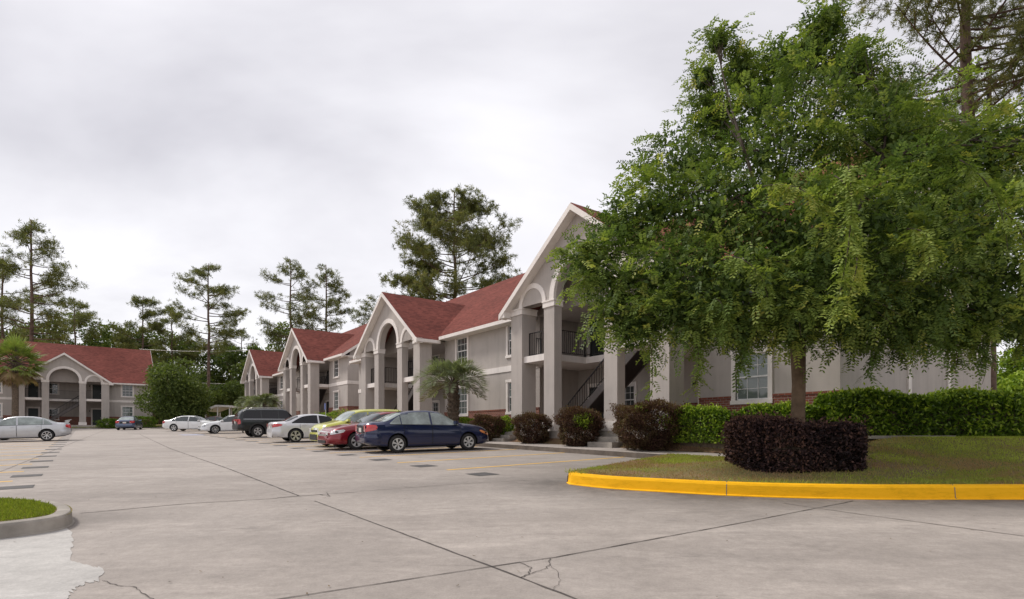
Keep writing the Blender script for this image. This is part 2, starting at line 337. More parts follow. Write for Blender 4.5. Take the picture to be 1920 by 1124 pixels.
M['limb'] = mat('limb_bark', (0.07, 0.052, 0.04), 0.95, 0.4, 4)
M['bark'] = mat('bark', (0.17, 0.115, 0.075), 0.95, 0.4, 4, bump=1.0, bscale=18)
M['pbark'] = mat('pine_bark', (0.13, 0.085, 0.065), 0.95, 0.45, 3, bump=1.0, bscale=9)
M['palmbark'] = mat('palm_bark', (0.12, 0.09, 0.065), 0.95, 0.5, 8, bump=1.0, bscale=12)

# ------------------------------------------------------------------ mesh helpers
def link(name, me, m=None, parent=None, smooth=False):
    o = bpy.data.objects.new(name, me); col.objects.link(o)
    if m is not None:
        for x in (m if isinstance(m, (list, tuple)) else [m]): me.materials.append(x)
    if parent is not None: o.parent = parent
    if smooth: me.polygons.foreach_set('use_smooth', [True] * len(me.polygons))
    return o
def tag(o, label=None, cat=None, group=None, kind=None):
    if label: o['label'] = label
    if cat: o['category'] = cat
    if group: o['group'] = group
    if kind: o['kind'] = kind
    return o
def empty(name, loc, rz=0.0, **kw):
    o = bpy.data.objects.new(name, None); col.objects.link(o); o.location = loc; o.rotation_euler = (0, 0, rz)
    o.empty_display_size = 0.2
    return tag(o, **kw)
class MB:
    def __init__(s): s.v = []; s.f = []
    def add(s, vs, fs):
        k = len(s.v); s.v += [tuple(map(float, p)) for p in vs]; s.f += [tuple(i + k for i in f) for f in fs]; return s
    def box(s, x0, x1, y0, y1, z0, z1):
        return s.add([(x0, y0, z0), (x1, y0, z0), (x1, y1, z0), (x0, y1, z0), (x0, y0, z1), (x1, y0, z1), (x1, y1, z1), (x0, y1, z1)],
                     [(0, 3, 2, 1), (4, 5, 6, 7), (0, 1, 5, 4), (1, 2, 6, 5), (2, 3, 7, 6), (3, 0, 4, 7)])
    def hexa(s, lo, hi):       # lo, hi : 4 points each, counter-clockwise seen from above
        return s.add(list(lo) + list(hi), [(0, 3, 2, 1), (4, 5, 6, 7), (0, 1, 5, 4), (1, 2, 6, 5), (2, 3, 7, 6), (3, 0, 4, 7)])
    def prism(s, poly, y0, y1):     # poly in (x,z), extruded along y
        n = len(poly); bm = bmesh.new()
        A = [bm.verts.new((p[0], y0, p[1])) for p in poly]; B = [bm.verts.new((p[0], y1, p[1])) for p in poly]
        bm.faces.new(A); bm.faces.new(B[::-1])
        for i in range(n): bm.faces.new((A[i], B[i], B[(i + 1) % n], A[(i + 1) % n]))
        bmesh.ops.triangulate(bm, faces=[f for f in bm.faces if len(f.verts) > 4]); bmesh.ops.recalc_face_normals(bm, faces=bm.faces)
        bm.verts.ensure_lookup_table(); bm.verts.index_update()
        s.add([v.co[:] for v in bm.verts], [[v.index for v in f.verts] for f in bm.faces]); bm.free(); return s
    def bar(s, p, q, wd, ht=None):
        p = Vector(p); q = Vector(q); d = (q - p).normalized(); up = Vector((0, 0, 1)) if abs(d.z) < 0.95 else Vector((1, 0, 0))
        a = d.cross(up).normalized() * wd / 2; c = a.cross(d).normalized() * (ht or wd) / 2
        L_ = [p - a - c, p + a - c, p + a + c, p - a + c]; H = [v + (q - p) for v in L_]
        return s.add([v[:] for v in L_ + H], [(0, 3, 2, 1), (4, 5, 6, 7), (0, 1, 5, 4), (1, 2, 6, 5), (2, 3, 7, 6), (3, 0, 4, 7)])
    def tube(s, pts, rad, n=8):
        pts = [Vector(p) for p in pts]; k = len(s.v); prev = None; M_ = len(pts)
        for i, p in enumerate(pts):
            d = (pts[min(i + 1, M_ - 1)] - pts[max(i - 1, 0)]).normalized()
            if prev is None:
                up = Vector((1, 0, 0)) if abs(d.x) < 0.8 else Vector((0, 1, 0)); a = d.cross(up).normalized()
            else:
                a = (prev - d * prev.dot(d)).normalized()
            prev = a; c = d.cross(a)
            for j in range(n):
                an = 2 * math.pi * j / n; s.v.append(tuple(p + (a * math.cos(an) + c * math.sin(an)) * rad[i]))
        for i in range(M_ - 1):
            for j in range(n):
                s.f.append((k + i * n + j, k + i * n + (j + 1) % n, k + (i + 1) * n + (j + 1) % n, k + (i + 1) * n + j))
        s.f.append(tuple(k + j for j in range(n))[::-1]); s.f.append(tuple(k + (M_ - 1) * n + j for j in range(n)))
        return s
    def mesh(s, name):
        me = bpy.data.meshes.new(name); me.from_pydata(s.v, [], s.f); me.update(); return me
    def build(s, name, m, parent=None, smooth=False): return link(name, s.mesh(name), m, parent, smooth)
def rnd_unit(rng, n):
    v = rng.normal(size=(n, 3)); return v / np.linalg.norm(v, axis=1)[:, None]
def leaf_mesh(name, c, d, s, ln, wd, tint):
    """diamond leaves: c centre, d long axis, s side axis (unit), ln/wd arrays"""
    n = len(c); ln = np.broadcast_to(ln, n)[:, None]; wd = np.broadcast_to(wd, n)[:, None]
    nrm = np.cross(d, s)
    V = np.empty((n, 4, 3), np.float32)
    V[:, 0] = c - d * ln / 2; V[:, 1] = c + s * wd / 2 + nrm * wd * 0.12; V[:, 2] = c + d * ln / 2; V[:, 3] = c - s * wd / 2 + nrm * wd * 0.12
    me = bpy.data.meshes.new(name)
    me.vertices.add(n * 4); me.vertices.foreach_set('co', V.ravel())
    me.loops.add(n * 4); me.loops.foreach_set('vertex_index', np.arange(n * 4, dtype=np.int32))
    me.polygons.add(n); me.polygons.foreach_set('loop_start', np.arange(0, n * 4, 4, dtype=np.int32)); me.polygons.foreach_set('loop_total', np.full(n, 4, np.int32))
    at_ = me.attributes.new('tint', 'FLOAT', 'FACE'); at_.data.foreach_set('value', np.clip(tint, 0, 1).astype(np.float32))
    me.update(calc_edges=True); return me
def side_of(rng, d, flat=0.0):
    """random unit vectors perpendicular to d; flat>0 pushes leaf normals upward"""
    r_ = rnd_unit(rng, len(d)); up = np.array((0, 0, 1.0))
    s = np.cross(d, r_); s /= np.linalg.norm(s, axis=1)[:, None] + 1e-9
    if flat:
        h = np.cross(d, up); h /= np.linalg.norm(h, axis=1)[:, None] + 1e-9
        s = s * (1 - flat) + h * flat; s -= d * np.sum(s * d, axis=1)[:, None]; s /= np.linalg.norm(s, axis=1)[:, None] + 1e-9
    return s
def sprays(rng, base, dirs, length, nl, ll, lw, tint, droop=0.35):
    """compound leaves: rachis with nl pairs of leaflets -> arrays"""
    n = len(base); t_ = (np.arange(nl) + 0.6) / nl
    up = np.array((0, 0, 1.0))
    side = np.cross(dirs, up); side /= np.linalg.norm(side, axis=1)[:, None] + 1e-6
    tilt = rng.uniform(-0.55, 0.55, n)[:, None]; nv = np.cross(side, dirs)
    side = side * np.cos(tilt) + nv * np.sin(tilt)
    C = []; D = []; S = []; TI = []
    for sg in (-1, 1):
        for k in range(nl):
            p = base + dirs * (length * t_[k])[:, None] - up * (droop * length * t_[k] ** 2)[:, None]
            ld = side * sg * 0.85 + dirs * 0.55 - up * 0.10 + rng.normal(size=(n, 3)) * 0.16
            ld /= np.linalg.norm(ld, axis=1)[:, None]
            L_ = ll * (1.1 - 0.5 * abs(t_[k] - 0.45)) * rng.uniform(0.8, 1.15, n)
            C.append(p + ld * L_[:, None] / 2); D.append(ld)
            sd_ = dirs - ld * np.sum(dirs * ld, axis=1)[:, None]; sd_ /= np.linalg.norm(sd_, axis=1)[:, None] + 1e-6; S.append(sd_)
            TI.append(tint + rng.normal(size=n) * 0.06)
    return np.concatenate(C), np.concatenate(D), np.concatenate(S), np.concatenate(TI)

# ------------------------------------------------------------------ terrain & lot
# yellow kerb line (bottom edge) and island outlines
KY = [G(*p) for p in [(1062, 906), (1068, 909), (1100, 913), (1150, 918), (1250, 924), (1370, 931), (1500, 935), (1650, 938)]]
last = KY[-1]
KY += [(last[0] + 1.2 * i, last[1] - 0.02 * i * i) for i in range(1, 14)]
KE = [G(1062, 906), tuple(AB(8.45, 7.75)), tuple(AB(10.25, 13.25))]         # island edge against the parking bay
def seg_dist(p, poly):
    best = 1e9
    for a, b in zip(poly[:-1], poly[1:]):
        ax, ay = a; bx_, by = b; vx, vy = bx_ - ax, by - ay; t_ = max(0, min(1, ((p[0] - ax) * vx + (p[1] - ay) * vy) / (vx * vx + vy * vy + 1e-9)))
        best = min(best, math.hypot(p[0] - ax - t_ * vx, p[1] - ay - t_ * vy))
    return best
def vdist(X, Y, poly):
    best = np.full(len(X), 1e9)
    for a, b in zip(poly[:-1], poly[1:]):
        vx, vy = b[0] - a[0], b[1] - a[1]; t_ = np.clip(((X - a[0]) * vx + (Y - a[1]) * vy) / (vx * vx + vy * vy + 1e-9), 0, 1)
        best = np.minimum(best, np.hypot(X - a[0] - t_ * vx, Y - a[1] - t_ * vy))
    return best
def vinside(X, Y, poly):
    c = np.zeros(len(X), bool); n = len(poly)
    for i in range(n):
        x1, y1 = poly[i]; x2, y2 = poly[(i + 1) % n]
        if y1 == y2: continue
        c ^= ((y1 > Y) != (y2 > Y)) & (X < (x2 - x1) * (Y - y1) / (y2 - y1) + x1)
    return c
def vT(X, Y):
    return G1 * np.clip(X * D1[0] + Y * D1[1], -30, 130) + G2 * np.clip(X * D2[0] + Y * D2[1], -60, 45)
def inside(p, poly):
    c = False; n = len(poly)
    for i in range(n):
        x1, y1 = poly[i]; x2, y2 = poly[(i + 1) % n]
        if (y1 > p[1]) != (y2 > p[1]) and p[0] < (x2 - x1) * (p[1] - y1) / (y2 - y1) + x1: c = not c
    return c
# ground sheet to the horizon
mb = MB(); xs = [-1500, -400, -160, -120, -90, -60, -30, 0, 30, 60, 100, 160, 400, 1500]; ys = [-800, -100, -40, 0, 30, 60, 90, 130, 180, 300, 600, 1800]
vs_ = [(x, y, T(x, y) - 0.05) for y in ys for x in xs]; nx = len(xs)
mb.add(vs_, [(j * nx + i, j * nx + i + 1, (j + 1) * nx + i + 1, (j + 1) * nx + i) for j in range(len(ys) - 1) for i in range(nx - 1)])
tag(mb.build('ground', M['soil']), kind='structure')
# parking lot sheet (grid in a,b)
def grid_ab(A, B, dz=0.0):
    mb = MB(); n = len(B); mb.add([P(a, b, dz) for a in A for b in B], [(i * n + j, i * n + j + 1, (i + 1) * n + j + 1, (i + 1) * n + j) for i in range(len(A) - 1) for j in range(n - 1)]); return mb
A_ = list(np.arange(-30, -8, 3)) + list(np.arange(-8, 16, 0.25)) + list(np.arange(16, 86, 2.0)) + [85.5]
B_ = list(np.arange(-50, -6, 4)) + list(np.arange(-6, 4, 1.0)) + list(np.arange(4, 25, 0.3)) + [30, 45]
mb = grid_ab(A_, B_); lot = mb.build('parking_lot', M['concrete'])
LI_ = [G(*p) for p in [(-60, 1018), (0, 1012), (70, 1003), (120, 994), (137, 986), (141, 978), (132, 968), (100, 960)]]
va = np.array(mb.v); vx_, vy_ = va[:, 0], va[:, 1]
d = vdist(vx_, vy_, KY); d2 = vdist(vx_, vy_, LI_); d3 = vdist(vx_, vy_, [AB(9.2, 4.5), AB(9.6, 12.0)]); vb_ = vx_ * D2[0] + vy_ * D2[1]
st = np.maximum(1.0 * np.maximum(0, 1 - d / np.where(vx_ < 3.2, 2.0, 1.5)) ** 0.9 + 0.5 * np.maximum(0, 1 - d2 / 0.35), 0.45 * np.maximum(0, 1 - d3 / 1.5))
st = np.minimum(1, np.maximum(st, np.where((vb_ > 8.2) & (vb_ < 13.4) & (vx_ * D1[0] + vy_ * D1[1] > 8), 0.22, 0.0))).astype(np.float32)
at_ = lot.data.attributes.new('stain', 'FLOAT', 'POINT'); at_.data.foreach_set('value', st)
tag(lot, kind='structure')
def strip(pts, wd, dz, jit=0.0, seed=0, sub=0.15):
    """flat ribbon on the lot"""
    rr = random.Random(seed); q = []
    for a, b in zip(pts[:-1], pts[1:]):
        n = max(1, int(math.hypot(b[0] - a[0], b[1] - a[1]) / sub))
        q += [(a[0] + (b[0] - a[0]) * i / n, a[1] + (b[1] - a[1]) * i / n) for i in range(n)]
    q.append(tuple(pts[-1])); mb = MB(); V = []
    for i, p in enumerate(q):
        a = q[max(0, i - 1)]; b = q[min(len(q) - 1, i + 1)]; dx_, dy_ = b[0] - a[0], b[1] - a[1]; l = math.hypot(dx_, dy_) + 1e-9
        nx_, ny_ = -dy_ / l, dx_ / l; j = rr.uniform(-jit, jit); ww = wd / 2 * (rr.uniform(0.55, 1.3) if jit else 1)
        for s in (-1, 1):
            x, y = p[0] + nx_ * (j + s * ww), p[1] + ny_ * (j + s * ww); V.append((x, y, T(x, y) + dz))
    mb.add(V, [(2 * i, 2 * i + 1, 2 * i + 3, 2 * i + 2) for i in range(len(q) - 1)]); return mb
def merge(*ms):
    r_ = MB()
    for k in ms: r_.add(k.v, k.f)
    return r_
J = merge(strip([G(590, 940), G(930, 1066), G(1080, 1124), G(1230, 1180)], 0.022, 0.004, 0.004, 1),
          strip([G(560, 930), G(430, 880), G(320, 842), G(262, 815)], 0.03, 0.004, 0.005, 2))
tag(J.build('expansion_joint', M['joint']), kind='structure')
J = merge(strip([G(380, 1148), G(525, 1124), G(930, 1062), G(976, 1055)], 0.014, 0.0055, 0.003, 3), strip([G(976, 1055), G(1040, 1046), G(1370, 985), G(1600, 940)], 0.017, 0.0055, 0.003, 4),
          strip([G(520, 934), G(600, 928), G(670, 923)], 0.025, 0.0055, 0.01, 5))
tag(J.build('expansion_joint', M['joint']), kind='structure')
J = merge(strip([G(150, 963), G(350, 945), G(520, 935)], 0.03, 0.0045, 0.01, 6), strip([G(670, 922), G(860, 908), G(1010, 900)], 0.02, 0.0045, 0.01, 7),
          strip([G(1470, 944), G(1585, 961), G(1920, 1006), G(2100, 1030)], 0.02, 0.0045, 0.004, 8),
          strip([G(215, 800), G(100, 845), G(0, 885)], 0.04, 0.0045, 0.005, 9), strip([G(700, 1240), G(500, 1150)], 0.02, 0.0045, 0.004, 9))
tag(J.build('weathered_joint', M['joint_soft']), kind='structure')
J = merge(strip([G(975, 1056), G(995, 1065), G(990, 1078), G(975, 1085), G(985, 1080), G(1003, 1074), G(1022, 1068), G(1030, 1060), G(1030, 1048)], 0.009, 0.006, 0.01, 10, 0.03),
          strip([G(192, 1090), G(215, 1097), G(255, 1103), G(272, 1115), G(290, 1130)], 0.008, 0.006, 0.012, 11, 0.04),
          strip([G(1030, 1060), G(1048, 1075), G(1050, 1092), G(1035, 1110)], 0.004, 0.006, 0.01, 12, 0.04),
          strip([G(600, 928), G(618, 932), G(612, 924)], 0.012, 0.007, 0.01, 13, 0.05))
tag(J.build('pavement_crack', M['joint']), kind='structure')
# pale repaired slab by the left island
rr = random.Random(4); base_ = [(-260, 1000), (0, 990), (110, 980), (137, 1000), (136, 1030), (132, 1052), (170, 1062), (193, 1067), (196, 1074), (182, 1090), (150, 1100), (128, 1118), (124, 1150), (-260, 1190)]
q = []
for a, b in zip(base_, base_[1:] + base_[:1]):
    n = max(1, int(math.hypot(a[0] - b[0], a[1] - b[1]) / 3.5))
    for i in range(n):
        jx = rr.choice((rr.uniform(-2, 2), rr.uniform(-2, 2), rr.uniform(-6, 4))) if a[0] > 120 and b[0] > 100 else 0
        q.append((a[0] + (b[0] - a[0]) * i / n + jx, a[1] + (b[1] - a[1]) * i / n + jx * 0.7))
mb = MB(); pts = [G(*p) for p in q]; mb.add([(x, y, T(x, y) + 0.004) for x, y in pts], [tuple(range(len(pts)))])
o = mb.build('repaired_slab', M['new_concrete']); tag(o, kind='structure')
bm = bmesh.new(); bm.from_mesh(o.data); bmesh.ops.triangulate(bm, faces=bm.faces); bmesh.ops.recalc_face_normals(bm, faces=bm.faces)
bm.to_mesh(o.data); bm.free()
# painted bay lines and dark squares
mb = MB()
for k in range(0, 26):
    a = 11.75 + 2.7 * k
    if a < 84: mb = merge(mb, strip([AB(a, 6.9), AB(a, 13.1)], 0.12, 0.004))
for k in range(-1, 26):
    a = 12.9 + 2.7 * k
    if a < 82 and a > 10: mb = merge(mb, strip([AB(a, -1.2), AB(a, -6.6)], 0.15, 0.004))
tag(mb.build('bay_marking', M['line']), kind='structure')
mb = MB()
for k in range(0, 24):
    for a, b in ((10.4 + 2.7 * k, 7.0), (11.45 + 2.7 * k, -1.05)):
        if k == 1 and b < 0: pass
        h = 0.27; mb.add([P(a - h * 1.1, b - h, 0.006), P(a - h * 1.1, b + h, 0.006), P(a + h * 1.1, b + h, 0.006), P(a + h * 1.1, b - h, 0.006)], [(0, 1, 2, 3)])
tag(mb.build('bay_marker_square', M['patchm']), kind='structure')
# blue disabled-bay paint far down the row
mb = MB(); mb.add([P(46, 5.6, 0.005), P(46, 7.0, 0.005), P(49.5, 7.0, 0.005), P(49.5, 5.6, 0.005)], [(0, 1, 2, 3)])
M['bluepaint'] = worn('faded_blue_paint', (0.32, 0.36, 0.50), (0.40, 0.34, 0.31), 0.35, 0.6)
tag(mb.build('faded_bay_symbol', M['bluepaint']), kind='structure')

def kerb(name, line, wd, ht, m, side=1, slope=0.05, dz0=-0.1, win_=1, **kw):
    """kerb with battered face; line = foot of the face; side=+1 puts its body to the left of travel"""
    q = []
    for a, b in zip(line[:-1], line[1:]):
        n = max(1, int(math.hypot(b[0] - a[0], b[1] - a[1]) / 0.2)); q += [(a[0] + (b[0] - a[0]) * i / n, a[1] + (b[1] - a[1]) * i / n) for i in range(n)]
    q.append(tuple(line[-1])); V = []; prof = [(0, dz0), (0, 0.012), (slope * 0.55, ht * 0.12), (slope * 0.85, ht * 0.8), (slope + 0.012, ht * 0.95), (slope + 0.04, ht), (wd, ht), (wd, dz0)]
    # smooth the corner directions
    for i, p in enumerate(q):
        wn_ = win_
        a = q[max(0, i - wn_)]; b = q[min(len(q) - 1, i + wn_)]; dx_, dy_ = b[0] - a[0], b[1] - a[1]; l = math.hypot(dx_, dy_) + 1e-9
        nx_, ny_ = -dy_ / l * side, dx_ / l * side
        for (u, h) in prof: V.append((p[0] + nx_ * u, p[1] + ny_ * u, T(*p) + h))
    k = len(prof); mb = MB(); mb.add(V, [(i * k + j, i * k + j + 1, (i + 1) * k + j + 1, (i + 1) * k + j) for i in range(len(q) - 1) for j in range(k - 1)] + [tuple(range(k)), tuple((len(q) - 1) * k + j for j in range(k))[::-1]])
    bm = bmesh.new(); me = mb.mesh(name); bm.from_mesh(me); bmesh.ops.recalc_face_normals(bm, faces=bm.faces); bm.to_mesh(me); bm.free()
    me.polygons.foreach_set('use_smooth', [True] * len(me.polygons)); me.set_sharp_from_angle(angle=R(24))
    return tag(link(name, me, m), **kw)
def densify(pts, it=2):
    for _ in range(it):
        r_ = [pts[0]]
        for a, b in zip(pts[:-1], pts[1:]): r_ += [(a[0] * .75 + b[0] * .25, a[1] * .75 + b[1] * .25), (a[0] * .25 + b[0] * .75, a[1] * .25 + b[1] * .75)]
        r_.append(pts[-1]); pts = r_
    return pts
KYs = [KY[0]] + densify(KY[1:], 3)
kerb('kerb', KYs, 0.20, 0.215, M['kerb_yellow'], 1, 0.05, win_=4, kind='structure')
# thin joints across the yellow kerb
mb = MB()
for px in (1368, 1806):
    for i in range(len(KYs) - 1):
        x0 = 960 + FPX * KYs[i][0] / KYs[i][1]; x1 = 960 + FPX * KYs[i + 1][0] / KYs[i + 1][1]
        if x0 <= px < x1:
            p = KYs[i]; d = Vector((KYs[i + 1][0] - p[0], KYs[i + 1][1] - p[1])).normalized(); n_ = Vector((-d.y, d.x)); z = T(*p)
            for (u0, h0), (u1, h1) in (((-0.003, 0.012), (0.0245, 0.026)), ((0.0245, 0.026), (0.0395, 0.172)), ((0.0395, 0.172), (0.087, 0.218)), ((0.087, 0.218), (0.2, 0.218))):
                a = Vector(p) + n_ * u0 + d * 0.006; a2 = Vector(p) + n_ * u0 - d * 0.006; b = Vector(p) + n_ * u1 + d * 0.006; b2 = Vector(p) + n_ * u1 - d * 0.006
                mb.add([(a2.x, a2.y, z + h0 + .002), (a.x, a.y, z + h0 + .002), (b.x, b.y, z + h1 + .002), (b2.x, b2.y, z + h1 + .002)], [(0, 1, 2, 3)])
tag(mb.build('kerb_joint', M['joint_soft']), kind='structure')
kerb('kerb', KE[::-1], 0.14, 0.16, M['kerb_dark'], 1, 0.02, kind='structure')
LI = densify([G(-700, 1060)] + LI_ + [G(60, 955), G(-60, 953), G(-700, 944)], 2)
LI.append(tuple(LI[0]))
kerb('kerb', LI, 0.17, 0.17, M['kerb_grey'], 1, 0.03, kind='structure')
# pavement along the row : kerb then walk
SB0, SB1 = 13.3, 14.75
mb = MB()
mb.hexa([P(a, b, -0.2) for a, b in ((8.4, SB0 - .16), (8.4, SB0), (86, SB0), (86, SB0 - .16))][::-1], [P(a, b, 0.15) for a, b in ((8.4, SB0 - .16), (8.4, SB0), (86, SB0), (86, SB0 - .16))][::-1])
tag(mb.build('kerb', M['kerb_dark']), kind='structure')
mb = MB(); c4 = ((8.2, SB0), (8.2, SB1), (86, SB1), (86, SB0))
mb.hexa([P(a, b, -0.2) for a, b in c4][::-1], [P(a, b, 0.146) for a, b in c4][::-1])
# slightly proud top of kerb in walk colour
c5 = ((8.4, SB0 - .15), (8.4, SB0 + .02), (86, SB0 + .02), (86, SB0 - .15))
mb.add([P(a, b, 0.155) for a, b in c5], [(0, 1, 2, 3)])
tag(mb.build('pavement', M['walk']), kind='structure')
# kerb and verge in front of the far building
mb = MB(); c6 = ((85.5, -40), (85.5, 13.2), (85.65, 13.2), (85.65, -40))
mb.hexa([P(a, b, -0.2) for a, b in c6][::-1], [P(a, b, 0.13) for a, b in c6][::-1]); tag(mb.build('kerb', M['kerb_grey']), kind='structure')
FLOOR = {'A': 1.40, 'B': 2.48, 'C': 2.26}
# beds between walk and buildings
def bed(name, A, B, f, m):
    mb = MB(); n = len(B); rr = random.Random(3)
    mb.add([(*AB(a, b), f(a, b) + rr.uniform(-.012, .012)) for a in A for b in B], [(i * n + j, i * n + j + 1, (i + 1) * n + j + 1, (i + 1) * n + j) for i in range(len(A) - 1) for j in range(n - 1)])
    return tag(mb.build(name, m), kind='structure')
def sst(t_): t_ = max(0, min(1, t_)); return t_ * t_ * (3 - 2 * t_)
def floor_ab(a): return FLOOR['A'] + (FLOOR['B'] - FLOOR['A']) * sst((a - 43.6) / 3.5)
def bedz(a, b):
    x, y = AB(a, b); z0 = T(x, y) + 0.15; z1 = max(z0, floor_ab(a) - 0.17)
    return z0 + (z1 - z0) * sst((b - SB1) / (1.15 if a > 12.6 else .5))
bed('planting_bed', list(np.arange(8.0, 90, 0.5)), [SB1 - .02, 14.9, 15.05, 15.2, 15.35, 15.5, 15.7, 15.9, 16.2, 16.8, 17.6, 20, 26, 34], bedz, M['mulch'])
def czf(a, b):
    x, y = AB(a, b); z0 = T(x, y) + 0.12; return z0 + (max(z0, FLOOR['C'] - .3) - z0) * sst((a - 85.6) / 1.8)
bed('verge', [85.6, 86, 86.5, 87, 87.6, 88.5, 92, 110], list(np.arange(-40, 13, 1.0)), czf, M['soil'])
# raised lawn island on the right
poly = KYs + [(40, KYs[-1][1]), (60, 40), tuple(AB(-6, 45)), tuple(AB(7.4, 32)), tuple(AB(7.4, 15.3)), tuple(AB(10.4, 15.3))] + [tuple(AB(10.35, 14.75)), tuple(AB(8.0, 14.75)), tuple(AB(8.0, 13.2)), tuple(AB(10.2, 13.2))] + KE[::-1][1:]
edge_all = [KYs + [(40, KYs[-1][1])], KE, [tuple(AB(10.3, 13.2)), tuple(AB(8.0, 13.2)), tuple(AB(8.0, 14.9)), tuple(AB(10.4, 14.9))]]
def vlawn(X, Y):
    X = np.asarray(X, float); Y = np.asarray(Y, float)
    d = np.minimum(np.minimum(vdist(X, Y, KYs + [(40, KYs[-1][1])]), vdist(X, Y, KE)), vdist(X, Y, edge_all[2]) * 1.6)
    u = np.minimum(1, d / 4.6); bz = np.minimum(vT(X, Y), 0.62) + 0.160
    return bz + (np.maximum(1.16, bz) - bz) * u ** 2.3 + 0.02 * np.minimum(1, d * 3)
def lawn_z(x, y): return float(vlawn([x], [y])[0])
xs = list(np.arange(0.6, 16, 0.14)) + list(np.arange(16, 42, 1.3)); ys = list(np.arange(7.4, 17.5, 0.14)) + list(np.arange(17.5, 42, 1.6))
mb = MB(); XX, YY = np.meshgrid(xs, ys, indexing='ij'); ZZ = vlawn(XX.ravel(), YY.ravel()); ny_ = len(ys)
mb.v = list(zip(XX.ravel().tolist(), YY.ravel().tolist(), ZZ.tolist()))
CX = np.array([(a + b) / 2 for a, b in zip(xs[:-1], xs[1:])]); CY = np.array([(a + b) / 2 for a, b in zip(ys[:-1], ys[1:])])
c1, c2 = np.meshgrid(CX, CY, indexing='ij'); ins = (vinside(c1.ravel(), c2.ravel(), poly) & (vdist(c1.ravel(), c2.ravel(), KYs) > .125) & (vdist(c1.ravel(), c2.ravel(), KE) > .09)).reshape(c1.shape)
mb.f = [(i * ny_ + j, (i + 1) * ny_ + j, (i + 1) * ny_ + j + 1, i * ny_ + j + 1) for i, j in zip(*np.nonzero(ins))]
tag(mb.build('lawn', M['soil'], smooth=True), kind='structure')
# left island soil
LIs = LI[:-1]
mb = MB(); ring = [(x + (G(20, 972)[0] - x) * 0.03, y + (G(20, 972)[1] - y) * 0.03, T(x, y) + 0.15) for x, y in LIs]
cx, cy = G(-300, 985); ring.append((cx, cy, T(cx, cy) + 0.20)); n = len(LIs)
mb.add(ring, [(i, (i + 1) % n, n) for i in range(n)]); tag(mb.build('island_soil', M['soil']), kind='structure')
# grass blades
rng = np.random.default_rng(5)
def blades(name, pts, h, wd, m, tint, lean=0.5):
    n = len(pts); d = np.stack([rng.normal(size=n) * lean, rng.normal(size=n) * lean, np.ones(n)], 1); d /= np.linalg.norm(d, axis=1)[:, None]
    hh = h * rng.uniform(0.5, 1.3, n); c = pts + d * (hh / 2 - 0.005)[:, None]
    return link(name, leaf_mesh(name, c, d, side_of(rng, d), hh, wd * rng.uniform(0.7, 1.3, n), tint), m)
def vnoise(x, y, s, seed=0):
    r_ = np.random.default_rng(seed); out_ = np.zeros_like(x)
    for k in range(5):
        a_ = r_.uniform(0, 6.28); f_ = s * r_.uniform(0.6, 1.8); out_ += np.sin((x * math.cos(a_) + y * math.sin(a_)) * f_ + r_.uniform(0, 6.28) + 1.5 * np.sin(y * f_ * 0.6 + k))
    return out_ / 5
x = rng.uniform(0.8, 15.5, 330000); y = 8.0 + rng.uniform(0, 1, 330000) ** 1.3 * 8.5
k_ = (np.abs(x / y) < 1.0) & vinside(x, y, poly); x = x[k_]; y = y[k_]
k_ = (vdist(x, y, KYs) > 0.19) & (vdist(x, y, KE) > 0.12); x = x[k_][:95000]; y = y[k_][:95000]
pts = np.column_stack([x, y]); zi = vlawn(x, y); pz = np.column_stack([pts, zi])
nn = vnoise(pts[:, 0], pts[:, 1], 1.3, 1) * 0.55 + vnoise(pts[:, 0], pts[:, 1], 4.0, 2) * 0.3
brown_patch = np.hypot((pts[:, 0] - 4.9) / 3.6, (pts[:, 1] - 10.8) / 1.9) + vnoise(pts[:, 0], pts[:, 1], 2.6, 9) * .35  # thinner, browner grass round the dark hedge
keep = (nn + rng.normal(size=len(pts)) * 0.25 > -0.35) & ((brown_patch > 0.85) | (rng.uniform(size=len(pts)) < 0.35))
tag(blades('grass', pz[keep], 0.055, 0.011, M['grass'], (0.52 + nn * 2.2 + 0.10 * (pts[:, 0] > 7) * 1.6 + rng.normal(size=len(pts)) * 0.17 - 0.45 * (brown_patch < 1.15))[keep]), 'short patchy lawn grass round the dark hedge behind the yellow kerb', 'grass', kind='stuff')
x = rng.uniform(-13, -4.8, 300000); y = rng.uniform(4.5, 10, 300000)
k_ = vinside(x, y, LIs); x = x[k_]; y = y[k_]; k_ = vdist(x, y, LI) > 0.19; x = x[k_][:42000]; y = y[k_][:42000]
pts = np.column_stack([x, y, vT(x, y) + 0.16]); n = len(pts)
tag(blades('grass', pts, 0.055, 0.011, M['grass_b'], rng.uniform(0.1, 1, n), 0.45), 'bright green grass inside the grey kerbed island at left', 'grass', kind='stuff')
# ragged growth in beds
pts = []
for k in range(26000):
    a = 8.2 + 30 * rng.uniform() ** 1.4; b = rng.uniform(SB1 + 0.03, 16.6); x, y = AB(a, b)
    pts.append((x, y, bedz(a, b)))
pts = np.array(pts); nn = vnoise(pts[:, 0], pts[:, 1], 2.2, 6); keep = nn + rng.normal(size=len(pts)) * 0.2 > 0.0
tag(blades('grass', pts[keep], 0.07, 0.014, M['grass'], (0.4 + nn * 0.6 + rng.normal(size=len(pts)) * 0.2)[keep]), 'thin grass growing in the planting bed beside the pavement', 'grass', kind='stuff')
pts = []
for k in range(9000):
    a = rng.uniform(85.7, 88.4); b = rng.uniform(-10, 12.5); x, y = AB(a, b); pts.append((x, y, czf(a, b)))
pts = np.array(pts); tag(blades('grass', pts, 0.14, 0.05, M['grass'], rng.uniform(0.4, 1, len(pts))), 'grass verge in front of the far left building', 'grass', kind='stuff')
